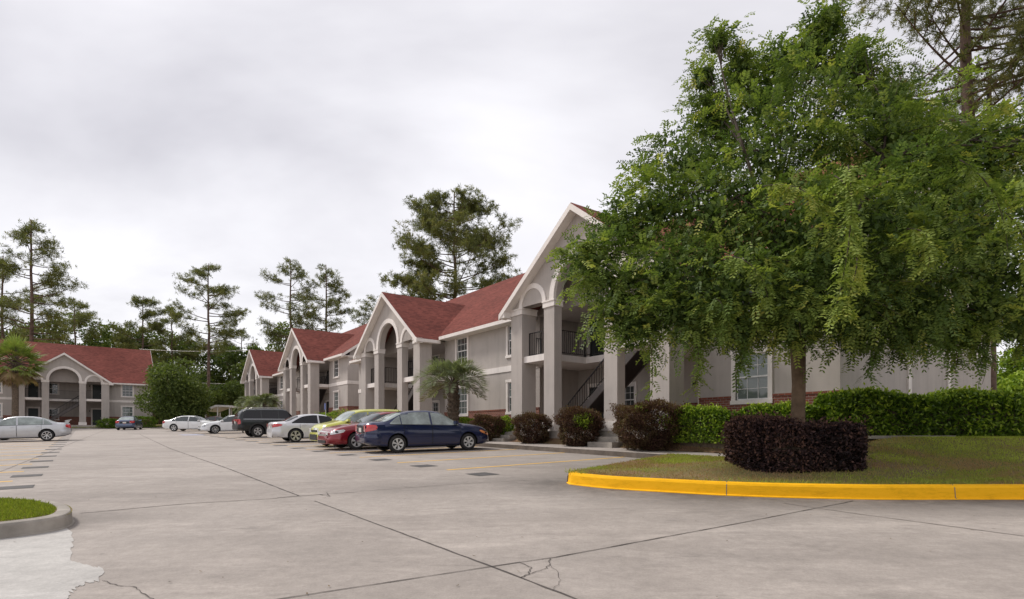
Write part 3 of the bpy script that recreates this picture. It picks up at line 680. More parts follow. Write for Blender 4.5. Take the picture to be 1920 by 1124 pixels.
# ================================================================== BUILDINGS
PX = 8.85; HW = 4.4; FB = 1.7; BK = 16.5; EX = 17.9       # porch centres, half porch width, wall plane, back, half length
EZ = 5.5; SL = 0.70; RY = (FB + BK) / 2; RZ = EZ + SL * (RY - 1.2)
GZ = 8.92; GS = 0.747                                         # porch gable apex and slope
def wall_holes(mb, x0, x1, z0, z1, holes, y0, y1, axis='x', c=None):
    xs = sorted({x0, x1, *[h[0] for h in holes], *[h[1] for h in holes]}); 
    for a, b in zip(xs[:-1], xs[1:]):
        hs = sorted([(h[2], h[3]) for h in holes if h[0] <= a + 1e-6 and h[1] >= b - 1e-6]); z = z0
        for lo, hi in hs + [(z1, z1)]:
            if lo > z: mb.box(a, b, y0, y1, z, lo)
            z = max(z, hi)
WINS = []
for c in (-PX, PX):
    for dx_ in (-6.35, 6.35): WINS += [(c + dx_, 0.97, 2.47, 0), (c + dx_, 3.85, 5.35, 1)]
WW = 0.56
def window(parent, x, y, z0, z1, up, hw=WW, lab=None):
    t_ = 0.15
    f = MB()
    # surround: four proud boards, head a little wider
    f.box(x - hw - t_, x - hw, y - .05, y + .06, z0, z1); f.box(x + hw, x + hw + t_, y - .05, y + .06, z0, z1)
    f.box(x - hw - t_ - .02, x + hw + t_ + .02, y - .07, y + .06, z1, z1 + .15); f.box(x - hw - t_ - .02, x + hw + t_ + .02, y - .08, y + .06, z0 - .13, z0)
    fr = f.build('window', M['trim'], parent)
    s = MB(); q = .04
    zm = (z0 + z1) / 2
    for (a, b, c, d, e_) in ((z0, zm + .02, 0.045, 0, 0), (zm - .02, z1, 0.02, 1, 0)):
        s.box(x - hw, x - hw + q, y + c, y + c + .03, a, b); s.box(x + hw - q, x + hw, y + c, y + c + .03, a, b)
        s.box(x - hw + q, x + hw - q, y + c, y + c + .03, a, a + q + .01); s.box(x - hw + q, x + hw - q, y + c, y + c + .03, b - q, b)
    for i in (1, 2):
        xx = x - hw + 2 * hw * i / 3
        s.box(xx - .009, xx + .009, y + .03, y + .037, zm + q, z1 - q); s.box(xx - .009, xx + .009, y + .055, y + .062, z0 + q, zm - q)
    for za, zb, yy in ((zm, z1, .031), (z0, zm, .056)):
        zz_ = (za + zb) / 2; s.box(x - hw + q, x + hw - q, y + yy, y + yy + .005, zz_ - .009, zz_ + .009)
    s.build('sash', M['frame'], fr)
    g = MB(); g.add([(x - hw + .01, y + .041, zm), (x + hw - .01, y + .041, zm), (x + hw - .01, y + .041, z1 - .01), (x - hw + .01, y + .041, z1 - .01)], [(0, 1, 2, 3)])
    g.add([(x - hw + .01, y + .067, z0 + .01), (x + hw - .01, y + .067, z0 + .01), (x + hw - .01, y + .067, zm), (x - hw + .01, y + .067, zm)], [(0, 1, 2, 3)])
    g.build('pane', M['pane'] if not up else M['pane2'], fr)
    return fr
def railing(mb, p, q, h=1.06, gap=0.115):
    p = Vector(p); q = Vector(q); n = max(1, int((q - p).length / gap)); U = Vector((0, 0, 1))
    mb.bar(p + U * h, q + U * h, .05, .035); mb.bar(p + U * .09, q + U * .09, .035, .03)
    for i in range(n + 1):
        a = p + (q - p) * i / n
        w_ = .045 if i in (0, n) else .017
        mb.bar(a + U * (0.0 if w_ > .02 else .09), a + U * (h - .015), w_)
def porch(root, cx):
    y0, y1 = 0.0, 0.8
    px_ = [(-4.4, -3.6), (-2.08, -1.42), (1.42, 2.08), (3.6, 4.4)]
    # pillars
    for (a, b) in px_:
        d_ = .8 if abs(a) > 3 or b > 3 else .42
        p = MB().box(cx + a, cx + b, y0, d_, 0.0, 5.2).build('pillar', M['stucco'], root)
        MB().box(cx + a - .07, cx + b + .07, y0 - .07, d_ + .07, -0.06, .34).build('pillar_base', M['trim'], p)
        c = MB().box(cx + a - .04, cx + b + .04, y0 - .045, d_ + .045, 5.2, 5.42); c.box(cx + a - .07, cx + b + .07, y0 - .075, d_ + .075, 5.42, 5.48)
        c.build('capital', M['trim'], p)
    # arcade wall with three arches
    zs_ = 5.48
    def arc(c, r_, n, st=0.0):
        out_ = [(c - r_, zs_)]
        if st: out_.append((c - r_, zs_ + st))
        out_ += [(c - r_ * math.cos(math.pi * i / n), zs_ + st + r_ * math.sin(math.pi * i / n)) for i in range(1, n)]
        if st: out_.append((c + r_, zs_ + st))
        out_.append((c + r_, zs_)); return out_
    arcs = [(-2.86, .72, 14, .0), (0, 1.42, 22, .08), (2.86, .72, 14, .0)]
    pl = [(-4.4, zs_)]
    for a in arcs: pl += arc(*a)
    pl += [(4.4, zs_), (4.4, GZ - .12 - GS * 4.4), (0, GZ - .12), (-4.4, GZ - .12 - GS * 4.4)]
    # guard: roof line at the corners must stay above the arch springing
    pl = [(cx + x, z) for x, z in pl]
    aw = MB().prism(pl, 0.0, .46).build('arcade_wall', M['stucco'], root)
    for (c, r_, n, st) in arcs:
        tw = .27 if r_ > 1 else .21; inner = arc(c, r_ - .006, n, st); outer = arc(c, r_ + tw, n, st)
        V = []; k = len(inner)
        for (xi, zi), (xo, zo) in zip(inner, outer):
            zo = min(zo, GZ - .16 - GS * abs(xo))
            V += [(cx + xi, -.045, zi), (cx + xo, -.045, zo), (cx + xo, .02, zo), (cx + xi, .10, zi)]
        m_ = MB(); F = []
        for i in range(k - 1):
            for j in range(4): F.append((i * 4 + j, i * 4 + (j + 1) % 4, (i + 1) * 4 + (j + 1) % 4, (i + 1) * 4 + j))
        # clip outer trim over the neighbouring pillar tops (kept above the capitals)
        m_.add(V, F); m_.build('arch_moulding', M['trim'], aw)
    # header wall closing the vault, upper side walls
    h = MB(); yb = 1.42
    h.prism([(cx - 4.38, 5.40), (cx + 4.38, 5.40), (cx + 4.38, 5.48), (cx, GZ - .16), (cx - 4.38, 5.48)], yb, yb + .12)
    h.build('header_wall', M['stucco'], root)
    s = MB()
    for sg in (-1, 1):
        xa, xb = sorted((cx + sg * 4.4, cx + sg * 4.2)); s.box(xa, xb, .46, yb, 5.2, 5.47)
    s.box(cx - 4.2, cx + 4.2, yb + .12, 4.2, 5.38, 5.42)
    s.build('ceiling', M['stucco'], root)
    # recess walls
    rw = MB(); yb2 = 4.2
    doors = [(-3.55, -2.6), (2.75, 3.7)]; wn_ = (-1.15, .42)
    holes = []
    for z in (0.0, 3.3):
        for a, b in doors: holes.append((cx + a, cx + b, z, z + 2.12))
        holes.append((cx + wn_[0] - .42, cx + wn_[0] + .42, z + .75, z + 2.05))
    wall_holes(rw, cx - 4.4, cx + 4.4, 0.0, 5.45, holes, yb2, yb2 + .2)
    for sg in (-1, 1):
        xa, xb = sorted((cx + sg * 4.4, cx + sg * 4.6)); rw.box(xa, xb, FB + .2, yb2 + .2, 0.0, 5.45)
    rw.build('recess_wall', M['stucco'], root)
    bw = MB()
    for a, b in ((-4.38, -3.7), (-2.45, -1.75 + .0), (-1.75, 2.6), (3.85, 4.38)): bw.box(cx + a, cx + b, yb2 - .05, yb2 - .002, 0, 1.12)
    bw.build('brick_wainscot', M['brick'], root)
    for z in (0.0, 3.3):
        for a, b in doors:
            d = MB(); d.box(cx + a + .03, cx + b - .03, yb2 + .06, yb2 + .11, z + .02, z + 2.09)
            for (u0, u1) in ((.14, .42), (.53, .81)):
                for (v0, v1) in ((.25, .95), (1.15, 1.85)): d.box(cx + a + u0, cx + a + u1, yb2 + .045, yb2 + .062, z + v0, z + v1)
            dd = d.build('door', M['door'], root)
            t_ = MB(); t_.box(cx + a - .15, cx + a, yb2 - .04, yb2 + .1, z, z + 2.12); t_.box(cx + b, cx + b + .15, yb2 - .04, yb2 + .1, z, z + 2.12); t_.box(cx + a - .17, cx + b + .17, yb2 - .05, yb2 + .1, z + 2.12, z + 2.30)
            t_.build('door_frame', M['trim'], dd)
            MB().tube([(cx + b - .12, yb2 + .05, z + 1.0), (cx + b - .12, yb2 - .02, z + 1.0)], [.02, .035], 8).build('handle', M['steel'], dd)
        window(root, cx + wn_[0], yb2, z + .75, z + 2.05, 1, .42)
    for z in (0.0, 3.3):
        for x in (-2.2, 2.45): MB().tube([(cx + x, yb2 - .005, z + 1.95), (cx + x, yb2 - .11, z + 1.95), (cx + x, yb2 - .12, z + 1.80)], [.05, .055, .035], 8).build('wall_lamp', M['rail'], root)
    # upper deck
    dk = MB()
    dk.box(cx - 4.37, cx - 2.0, .12, 2.4, 3.02, 3.30); dk.box(cx + 2.0, cx + 4.37, .12, 1.1, 3.02, 3.30); dk.box(cx + 2.0, cx + 4.37, 1.102, 2.4, 3.021, 3.299); dk.box(cx - 4.37, cx + 4.37, 2.402, 4.19, 3.02, 3.30)
    dk.build('upper_deck', M['trim'], root)
    # railings
    for p, q in (((cx - 3.6, .42, 3.3), (cx - 2.12, .42, 3.3)), ((cx + 2.12, .42, 3.3), (cx + 3.6, .42, 3.3)),
                 ((cx - 4.33, .82, 3.3), (cx - 4.33, FB, 3.3)), ((cx + 4.33, .82, 3.3), (cx + 4.33, FB, 3.3)),
                 ((cx - 2.03, 2.38, 3.3), (cx + 1.98, 2.38, 3.3)), ((cx + 2.04, .5, 3.3), (cx + 2.04, 1.12, 3.3)), ((cx - 2.03, .75, 3.3), (cx - 2.03, 2.33, 3.3))):
        r_ = MB(); railing(r_, p, q); r_.build('balcony_railing', M['rail'], root)
    # stair: rises to the right behind the arcade
    S0 = Vector((cx - 1.95, 0, 0.0)); S1 = Vector((cx + 2.02, 0, 3.3)); st_ = MB()
    for yy in (1.18, 2.28): st_.bar((S0.x, yy, .08), (S1.x, yy, 3.18), .06, .30)
    n_ = 17
    for i in range(n_):
        x = S0.x + (S1.x - S0.x) * i / n_; z = 3.3 * (i + 1) / (n_ + 1); st_.box(x, x + .27, 1.2, 2.26, z - .045, z)
    sto = st_.build('staircase', M['stairs'], root)
    so_ = MB(); so_.hexa([(S0.x + .1, 1.215, -.02), (S1.x, 1.215, 3.02), (S1.x, 2.245, 3.02), (S0.x + .1, 2.245, -.02)], [(S0.x + .1, 1.215, .05), (S1.x, 1.215, 3.10), (S1.x, 2.245, 3.10), (S0.x + .1, 2.245, .05)]); so_.build('stair_soffit', M['rail'], sto)
    for yy in (1.16, 2.30):
        hr = MB(); a = Vector((S0.x, yy, .12)); b = Vector((S1.x, yy, 3.3)); U = Vector((0, 0, 1)); hr.bar(a + U * .95, b + U * .95, .05, .04); hr.bar(a + U * .2, b + U * .2, .03)
        for i in range(29):
            p = a + (b - a) * i / 28; hr.bar(p + U * .08, p + U * .94, .045 if i in (0, 28) else .018)
        hr.build('hand_rail', M['rail'], sto)
    # porch roof
    y_f = -0.38; y_b = 7.4; th = .14
    pr = MB(); xe = 4.4 + .38
    for sg in (-1, 1):
        ze = GZ - GS * xe
        lo = [(cx, y_f, GZ - th), (cx + sg * xe, y_f, ze - th), (cx + sg * xe, y_b, ze - th), (cx, y_b, GZ - th)]
        hi = [(x, y, z + th + .02) for x, y, z in lo]
        # shorten the low edge where the main roof takes over
        lo[2] = (cx + sg * xe, 1.0, ze - th); hi[2] = (cx + sg * xe, 1.0, ze + .02)
        pr.hexa(lo, hi)
    pr.build('porch_roof', M['roof'], root)
    fb = MB()
    for sg in (-1, 1):
        for (ya, yb_, top, bot) in ((y_f - .05, y_f - .001, .05, .27),):
            p = [(cx, GZ + .0 - .02), (cx + sg * (xe + .02), GZ - GS * (xe + .02) - .02), (cx + sg * (xe + .02), GZ - GS * (xe + .02) - bot), (cx, GZ - bot)]
            fb.prism(p if sg > 0 else p[::-1], ya, yb_)
        # soffit
        q = [(cx + sg * .0, GZ - .20), (cx + sg * xe, GZ - GS * xe - .20), (cx + sg * xe, GZ - GS * xe - .24), (cx, GZ - .24)]
        fb.prism(q if sg > 0 else q[::-1], y_f + .001, -.002)
        x0, x1 = sorted((cx + sg * (xe - .02), cx + sg * (xe + .03))); ze = GZ - GS * xe
        fb.box(x0, x1, y_f, 1.16, ze - .18, ze + .0)
        x0, x1 = sorted((cx + sg * (4.42), cx + sg * (xe - .03))); fb.box(x0, x1, y_f + .02, 1.16, ze - .18, ze - .15)
        x0, x1 = sorted((cx + sg * (4.40), cx + sg * (xe - .021))); fb.box(x0, x1, y_f - .02, -.01, ze - .22, ze + .05)
    fb.build('porch_fascia', M['trim'], root)
    # slab and lamp
    MB().box(cx - 4.6, cx + 4.6, -.25, 4.2, -.9, -.02).build('porch_slab', M['walk'], root)
def make_building():
    root = empty('apartment_building', (0, 0, 0))
    w = MB(); H = [(x - WW, x + WW, a, b) for x, a, b, u in WINS]
    segs = [(-EX, -PX - HW), (-PX + HW, PX - HW), (PX + HW, EX)]
    for a, b in segs: wall_holes(w, a, b, 0, 5.52, [h for h in H if a < h[0] < b], FB, FB + .2)
    g = [(FB + .2, 0), (BK - .0, 0), (BK, EZ - .02), (RY, RZ - .22), (FB + .2, EZ + SL * (FB + .2 - 1.2) - .2)]
    for x0, x1 in ((-EX, -EX + .2), (EX - .2, EX)):
        # gable wall (prism turned to lie across the building)
        n = len(g); V = [(x0, y, z) for y, z in g] + [(x1, y, z) for y, z in g]
        w.add(V, [tuple(range(n))[::-1], tuple(range(n, 2 * n))] + [(i, (i + 1) % n, n + (i + 1) % n, n + i) for i in range(n)])
    w.box(-EX + .2, EX - .2, BK - .2, BK - .01, 0, EZ)
    w.build('wall', M['stucco'], root)
    f = MB().box(-EX - .04, EX + .04, FB - .03, BK + .04, -1.2, -.002); f.build('foundation', M['brick'], root)
    for a, b in segs:
        bw = MB(); wall_holes(bw, a - (0 if a > -EX else .05), b + (0 if b < EX else .05), 0, 1.12, [(h[0] - .15, h[1] + .15, h[2] - .13, 9) for h in H if a < h[0] < b], FB - .045, FB - .002)
        bw.build('brick_wainscot', M['brick'], root)
    for sg in (-1, 1):
        x0, x1 = sorted((sg * (EX + .002), sg * (EX + .05))); MB().box(x0, x1, FB - .002, BK + .05, 0, 1.12).build('brick_wainscot', M['brick'], root)
    for a, b in segs:
        bc = MB()
        hh = sorted((h[0] - .17, h[1] + .17) for h in H if a < h[0] < b and h[2] < 2); x = a
        for lo, hi in hh + [(b, b)]:
            if lo > x: bc.box(x, lo, FB - .07, FB - .047, 1.06, 1.13)
            x = hi
        bc.build('brick_ledge', M['brick'], root)
    for sg in (-1, 1):
        x0, x1 = sorted((sg * (EX + .052), sg * (EX + .075))); MB().box(x0, x1, FB - .07, BK + .07, 1.06, 1.13).build('brick_ledge', M['brick'], root)
    for a, b in segs: MB().box(a - (0 if a > -EX else .04), b + (0 if b < EX else .04), FB - .04, FB - .001, 3.03, 3.32).build('belt_course', M['trim'], root)
    for sg in (-1, 1):
        x0, x1 = sorted((sg * (EX + .001), sg * (EX + .04))); MB().box(x0, x1, FB - .001, BK, 3.03, 3.32).build('belt_course', M['trim'], root); MB().box(x0, x1, FB - .001, BK, 5.30, 5.5).build('gable_band', M['trim'], root)
        for yy in (FB + 5.0, FB + 9.0): MB().box(x0, x1 + (.02 if sg > 0 else 0), yy, yy + .3, .0 + 1.14, 3.0).build('wall_strip', M['trim'], root)
    for x, a, b, u in WINS: window(root, x, FB, a, b, u)
    # main roof
    y_e = 1.2 - .12; th = .14; xo = EX + .35; r_ = MB()
    def zz_(y): return EZ + SL * (y - 1.2) + .12
    # front slope in pieces: full slope above 4.6, strips beside and between porches below it
    def slab(x0, x1, ya, yb): 
        a, b = zz_(ya), zz_(yb)
        r_.hexa([(x0, ya, a - th), (x1, ya, a - th), (x1, yb, b - th), (x0, yb, b - th)], [(x0, ya, a), (x1, ya, a), (x1, yb, b), (x0, yb, b)])
    for x0, x1 in ((-xo, -PX - HW - .0), (-PX + HW + .0, PX - HW - .0), (PX + HW + .0, xo)): slab(x0, x1, y_e, 1.57)
    slab(-xo, xo, 1.57, RY)
    yb = 2 * RY - y_e; z0 = zz_(y_e); z1 = zz_(RY)
    r_.hexa([(-xo, RY, z1 - th), (xo, RY, z1 - th), (xo, yb, z0 - th), (-xo, yb, z0 - th)], [(-xo, RY, z1), (xo, RY, z1), (xo, yb, z0), (-xo, yb, z0)])
    r_.build('roof', M['roof'], root)
    for x0, x1 in ((-xo, -PX - HW - .40), (-PX + HW + .40, PX - HW - .40), (PX + HW + .40, xo)):
        fb = MB(); fb.box(x0, x1, y_e - .04, y_e, EZ - .13, EZ + .05); fb.box(x0, x1, y_e, FB - .001, EZ - .13, EZ - .09); fb.build('fascia', M['trim'], root)
    # rakes
    for sg in (-1, 1):
        fb = MB()
        x0, x1 = sorted((sg * (xo + .001), sg * (xo + .04))); 
        for (ya, yb_) in ((y_e - .04, RY), (2 * RY - y_e + .04, RY)):
            za = zz_(y_e - .04); zb = zz_(RY)
            V = [(x0, ya, za - .26), (x0, yb_, zb - .26), (x0, yb_, zb - .02), (x0, ya, za - .02)]; V += [(x1, y, z) for _, y, z in V]
            fb.add(V, [(0, 1, 2, 3), (7, 6, 5, 4), (0, 4, 5, 1), (1, 5, 6, 2), (2, 6, 7, 3), (3, 7, 4, 0)])
        fb.build('rake_board', M['trim'], root)
    for c in (-PX, PX): porch(root, c)
    return root
def copy_tree(o, parent=None):
    c = o.copy(); col.objects.link(c); c.parent = parent
    for ch in list(o.children): copy_tree(ch, c)
    return c
bA = make_building()
bA.location = (*AB(25.25, 15.6), FLOOR['A']); bA.rotation_euler.z = math.atan2(-D1[1], -D1[0])
tag(bA, 'nearest grey stucco apartment block, its arched porch partly behind the big shade tree', 'apartment building', 'two-storey grey apartment blocks with red roofs')
# steps up to the near porch belong to that block
bB = copy_tree(bA); bB.location = (*AB(65.3, 16.3), FLOOR['B']); bB['label'] = 'second grey stucco apartment block along the row, beyond the black suv and the lime car'
bC = copy_tree(bA); bC.location = (*AB(86.4, -10.85), FLOOR['C']); bC.rotation_euler.z = math.atan2(D2[1], D2[0]); bC.scale.z = .965; bC['label'] = 'far grey stucco apartment block facing down the car park at the left'
# concrete steps at block A (own small things on the bed)
def steps(name, a, wd, n, label):
    e_ = empty(name, (0, 0, 0), label=label, cat='steps', group='concrete steps from the pavement to the porches')
    mb = MB(); zt = FLOOR['A'] - .05
    x, y = AB(a, SB1); z0 = T(x, y) + .15; r_ = (zt - z0) / n
    for i in range(n):
        b0 = SB1 - .25 + i * .32; b1 = 15.36
        lo = [(*AB(a + wd, b0), z0 - .3), (*AB(a, b0), z0 - .3), (*AB(a, b1), z0 - .3), (*AB(a + wd, b1), z0 - .3)]
        mb.hexa(lo, [(p[0], p[1], z0 + r_ * (i + 1) - i * .001) for p in lo])
    x, y = AB(a, SB1 - .25); 
    o = mb.build('flight', M['kerb_grey'], e_); return e_
for nm, a, wd, lb in (('entry_steps', 13.55, 1.2, 'concrete steps between the two largest purple bushes by the near porch'), ('entry_steps', 19.9, 1.4, 'concrete steps left of the purple bush at the near porch corner')):
    e_ = steps(nm, a, wd, 3, lb)
    # put the empty at the foot of the flight
    loc = Vector((*AB(a + wd / 2, SB1), 0)); loc.z = T(loc.x, loc.y) + .15
    e_.location = loc
    for ch in e_.children: ch.matrix_parent_inverse = Matrix.Translation(-loc)
n = 2600; x = rng.uniform(-7, 12, n); y = rng.uniform(2.6, 16, n) ; pts_ = [];
k_ = ~vinside(x, y, poly) & ~vinside(x, y, LIs); x = x[k_]; y = y[k_]; dk = vdist(x, y, KYs); k_ = (rng.uniform(size=len(x)) < .10) | (dk < .5 * rng.uniform(size=len(x)) ** 2 + .03); x = x[k_]; y = y[k_]; n = len(x)
ang = rng.uniform(0, 6.28, n); d = np.stack([np.cos(ang), np.sin(ang), rng.normal(size=n) * .12], 1); d /= np.linalg.norm(d, axis=1)[:, None]
M['litter'] = leaf('dry_leaf', [(0.05, 0.035, 0.02), (0.12, 0.075, 0.035), (0.20, 0.14, 0.06)], .1, .8)
tag(link('leaf_litter', leaf_mesh('leaf_litter', np.stack([x, y, vT(x, y) + .014], 1), d, side_of(rng, d, .92), .035 * rng.uniform(.5, 1.3, n), .016, rng.uniform(0, 1, n)), M['litter']), 'dry leaf bits lying on the concrete and along the yellow kerb', 'leaf litter', kind='stuff')
#@@BUILDINGS_END
#@@CARS_BEGIN
# ================================================================== CARS
def paint(name, c, flake=0.0, rough=0.28, coat=0.8):
    m, t, b, o = newmat(name)
    tcn = t.nodes.new('ShaderNodeTexCoord')
    n = N(t, 'ShaderNodeTexNoise', Scale=2.5, Detail=5.0, Roughness=0.6); t.links.new(tcn.outputs['Object'], n.inputs['Vector'])
    r = ramp(t, [(0.3, tuple(v * .92 for v in c)), (0.7, tuple(min(1, v * 1.05) for v in c))]); t.links.new(n.outputs['Fac'], r.inputs[0]); t.links.new(r.outputs[0], b.inputs['Base Color'])
    b.inputs['Roughness'].default_value = rough; b.inputs['Metallic'].default_value = flake; b.inputs['Coat Weight'].default_value = coat; b.inputs['Coat Roughness'].default_value = 0.05
    return m
M['tyre'] = mat('tyre_rubber', (0.022, 0.021, 0.021), 0.85, 0.2)
M['well'] = mat('wheel_well', (0.012, 0.012, 0.012), 0.95, 0.2)
M['alloy'] = mat('alloy_rim', (0.55, 0.55, 0.55), 0.32, 0.05, metal=0.75)
M['hubcap'] = mat('silver_wheel_cover', (0.60, 0.60, 0.59), 0.4, 0.06, metal=0.35)
M['cglass'] = mat('car_glass', (0.045, 0.055, 0.055), 0.03, 0.1, spec=0.9)
M['cglass_light'] = mat('sky_toned_car_glass', (0.26, 0.30, 0.285), 0.03, 0.45, 2.2, spec=0.9)  # pale sky reflection and interior are put into the glass colour
M['tint'] = mat('tinted_car_glass', (0.010, 0.010, 0.012), 0.06, 0.1, spec=0.45)
M['blackp'] = mat('black_plastic', (0.02, 0.02, 0.021), 0.5, 0.2)
M['chrome'] = mat('chrome', (0.75, 0.75, 0.76), 0.12, 0.05, metal=1.0)
M['redlamp'] = mat('red_tail_lens', (0.50, 0.012, 0.014), 0.12, 0.15, coat=1.0)
M['clearlamp'] = mat('clear_head_lens', (0.62, 0.63, 0.64), 0.1, 0.3, 14, coat=1.0)
M['amber'] = mat('amber_lens', (0.75, 0.28, 0.10), 0.15, 0.1, coat=1.0)
M['plate'] = mat('licence_plate', (0.62, 0.60, 0.56), 0.4, 0.2, 30)
M['seam'] = mat('panel_gap', (0.008, 0.008, 0.008), 0.8, 0.1)
def interp(pts, x):
    """monotone-ish smooth interpolation of [(x,z)...] (x ascending)"""
    xs = [p[0] for p in pts]; n = len(xs)
    if x <= xs[0]: return pts[0][1]
    if x >= xs[-1]: return pts[-1][1]
    i = max(k for k in range(n - 1) if xs[k] <= x); h = xs[i + 1] - xs[i]; t_ = (x - xs[i]) / h
    def sl_(k):
        if k == 0: return (pts[1][1] - pts[0][1]) / (xs[1] - xs[0])
        if k == n - 1: return (pts[-1][1] - pts[-2][1]) / (xs[-1] - xs[-2])
        a = (pts[k][1] - pts[k - 1][1]) / (xs[k] - xs[k - 1]); b = (pts[k + 1][1] - pts[k][1]) / (xs[k + 1] - xs[k])
        return 0 if a * b <= 0 else 2 * a * b / (a + b)
    m0, m1 = sl_(i) * h, sl_(i + 1) * h; t2, t3 = t_ * t_, t_ ** 3
    return (2 * t3 - 3 * t2 + 1) * pts[i][1] + (t3 - 2 * t2 + t_) * m0 + (-2 * t3 + 3 * t2) * pts[i + 1][1] + (t3 - t2) * m1
class Car:
    def __init__(c, s): c.s = s; c.L = s['len'] / 2; c.W = s['wid'] / 2
    def zt(c, x): return interp(c.s['top'], x)
    def zs(c, x): return min(c.zt(x) - .035, interp(c.s['belt'], x))
    def zb(c, x): return interp(c.s['bot'], x)
    def w(c, x):
        r_ = c.s.get('round', .42); rf = c.s.get('roundf', .5); a = rf if x > 0 else r_
        u = max(0, (abs(x) - (c.L - a)) / a); k = c.s.get('nose', .34) if x > 0 else c.s.get('tail', .24)
        return c.W * (1 - k * u ** 2.6) * (1 - .015 * (x / c.L) ** 2)
    def ring(c, x):
        w_, zb, zs, zt = c.w(x), c.zb(x), c.zs(x), c.zt(x); h = zs - zb; k = c.s.get('tumble', .36)
        hr = zt - zs; we = max(w_ * .94 - k * max(hr - .05, 0) - min(.06, hr * .5), w_ * .5); cr_ = min(.07, hr * .3)
        return [(0, zb), (w_ * .80, zb), (w_ * .965, zb + .05), (w_ * .992, zb + .22 * h), (w_, zb + .55 * h), (w_ * .992, zb + .83 * h), (w_ * .962, zs),
                (we, zt - cr_), (we * .86, zt - cr_ * .32), (we * .45, zt - cr_ * .05), (0, zt)]
    def S(c, x, q, side=1):
        r_ = c.ring(x); i = min(int(q), 9); t_ = q - i; y = r_[i][0] * (1 - t_) + r_[i + 1][0] * t_; z = r_[i][1] * (1 - t_) + r_[i + 1][1] * t_
        return Vector((x, y * side, z))
    def Nn(c, x, q, side=1):
        a = c.S(x + .02, q, side) - c.S(x - .02, q, side); b = c.S(x, min(q + .1, 9.99), side) - c.S(x, max(q - .1, 0), side)
        n = a.cross(b).normalized(); p = c.S(x, q, side)
        if n.dot(Vector((0, p.y, p.z - .55))) < 0: n = -n
        return n
    def O(c, x, q, side, off): return c.S(x, q, side) + c.Nn(x, q, side) * off
    def qz(c, x, z, lo=0, hi=10):
        r_ = c.ring(x)
        for i in range(max(1, lo), min(9, hi)):
            if r_[i][1] <= z <= r_[i + 1][1] + 1e-6: return i + (z - r_[i][1]) / max(1e-6, r_[i + 1][1] - r_[i][1])
        return hi - .01 if z > r_[-1][1] else lo
    def patch(c, cols, side, off, nq=4, thick=0):
        """cols: [(x, zlo, zhi)] -> grid wrapped on the side"""
        mb = MB(); V = []
        for x, lo, hi in cols:
            for j in range(nq + 1):
                z = lo + (hi - lo) * j / nq; V.append(c.O(x, c.qz(x, z), side, off)[:])
        m_ = nq + 1; F = []
        for i in range(len(cols) - 1):
            for j in range(nq):
                f = (i * m_ + j, (i + 1) * m_ + j, (i + 1) * m_ + j + 1, i * m_ + j + 1); F.append(f if side > 0 else f[::-1])
        return mb.add(V, F)
    def body(c, arches):
        n = 64; xs = [-c.L * math.cos(math.pi * i / n) * (1 if 1 else 1) for i in range(n + 1)]
        extra = [-c.L + 2 * c.L * i / 60 for i in range(1, 60)]; xs = sorted(xs + extra)
        keep = [xs[0]]
        for x in xs[1:]:
            if x - keep[-1] > .012: keep.append(x)
        keep[-1] = c.L; mb = MB(); m_ = 20; V = []
        for x in keep:
            r_ = c.ring(x); V += [(x, y, z) for y, z in r_] + [(x, -y, z) for y, z in r_[9:0:-1]]
        F = [(i * m_ + j, i * m_ + (j + 1) % m_, (i + 1) * m_ + (j + 1) % m_, (i + 1) * m_ + j) for i in range(len(keep) - 1) for j in range(m_)]
        F += [tuple(range(m_))[::-1], tuple((len(keep) - 1) * m_ + j for j in range(m_))]
        mb.add(V, F); return mb
def cyl_cut(mb, x, z, r_, y0, y1, n=28):
    V = [(x + r_ * math.cos(2 * math.pi * i / n), y0, z + r_ * math.sin(2 * math.pi * i / n)) for i in range(n)]; V += [(a, y1, b) for a, _, b in V]
    mb.add(V, [tuple(range(n)), tuple(range(n, 2 * n))[::-1]] + [(i, n + i, n + (i + 1) % n, (i + 1) % n) for i in range(n)])
WHEEL = {}
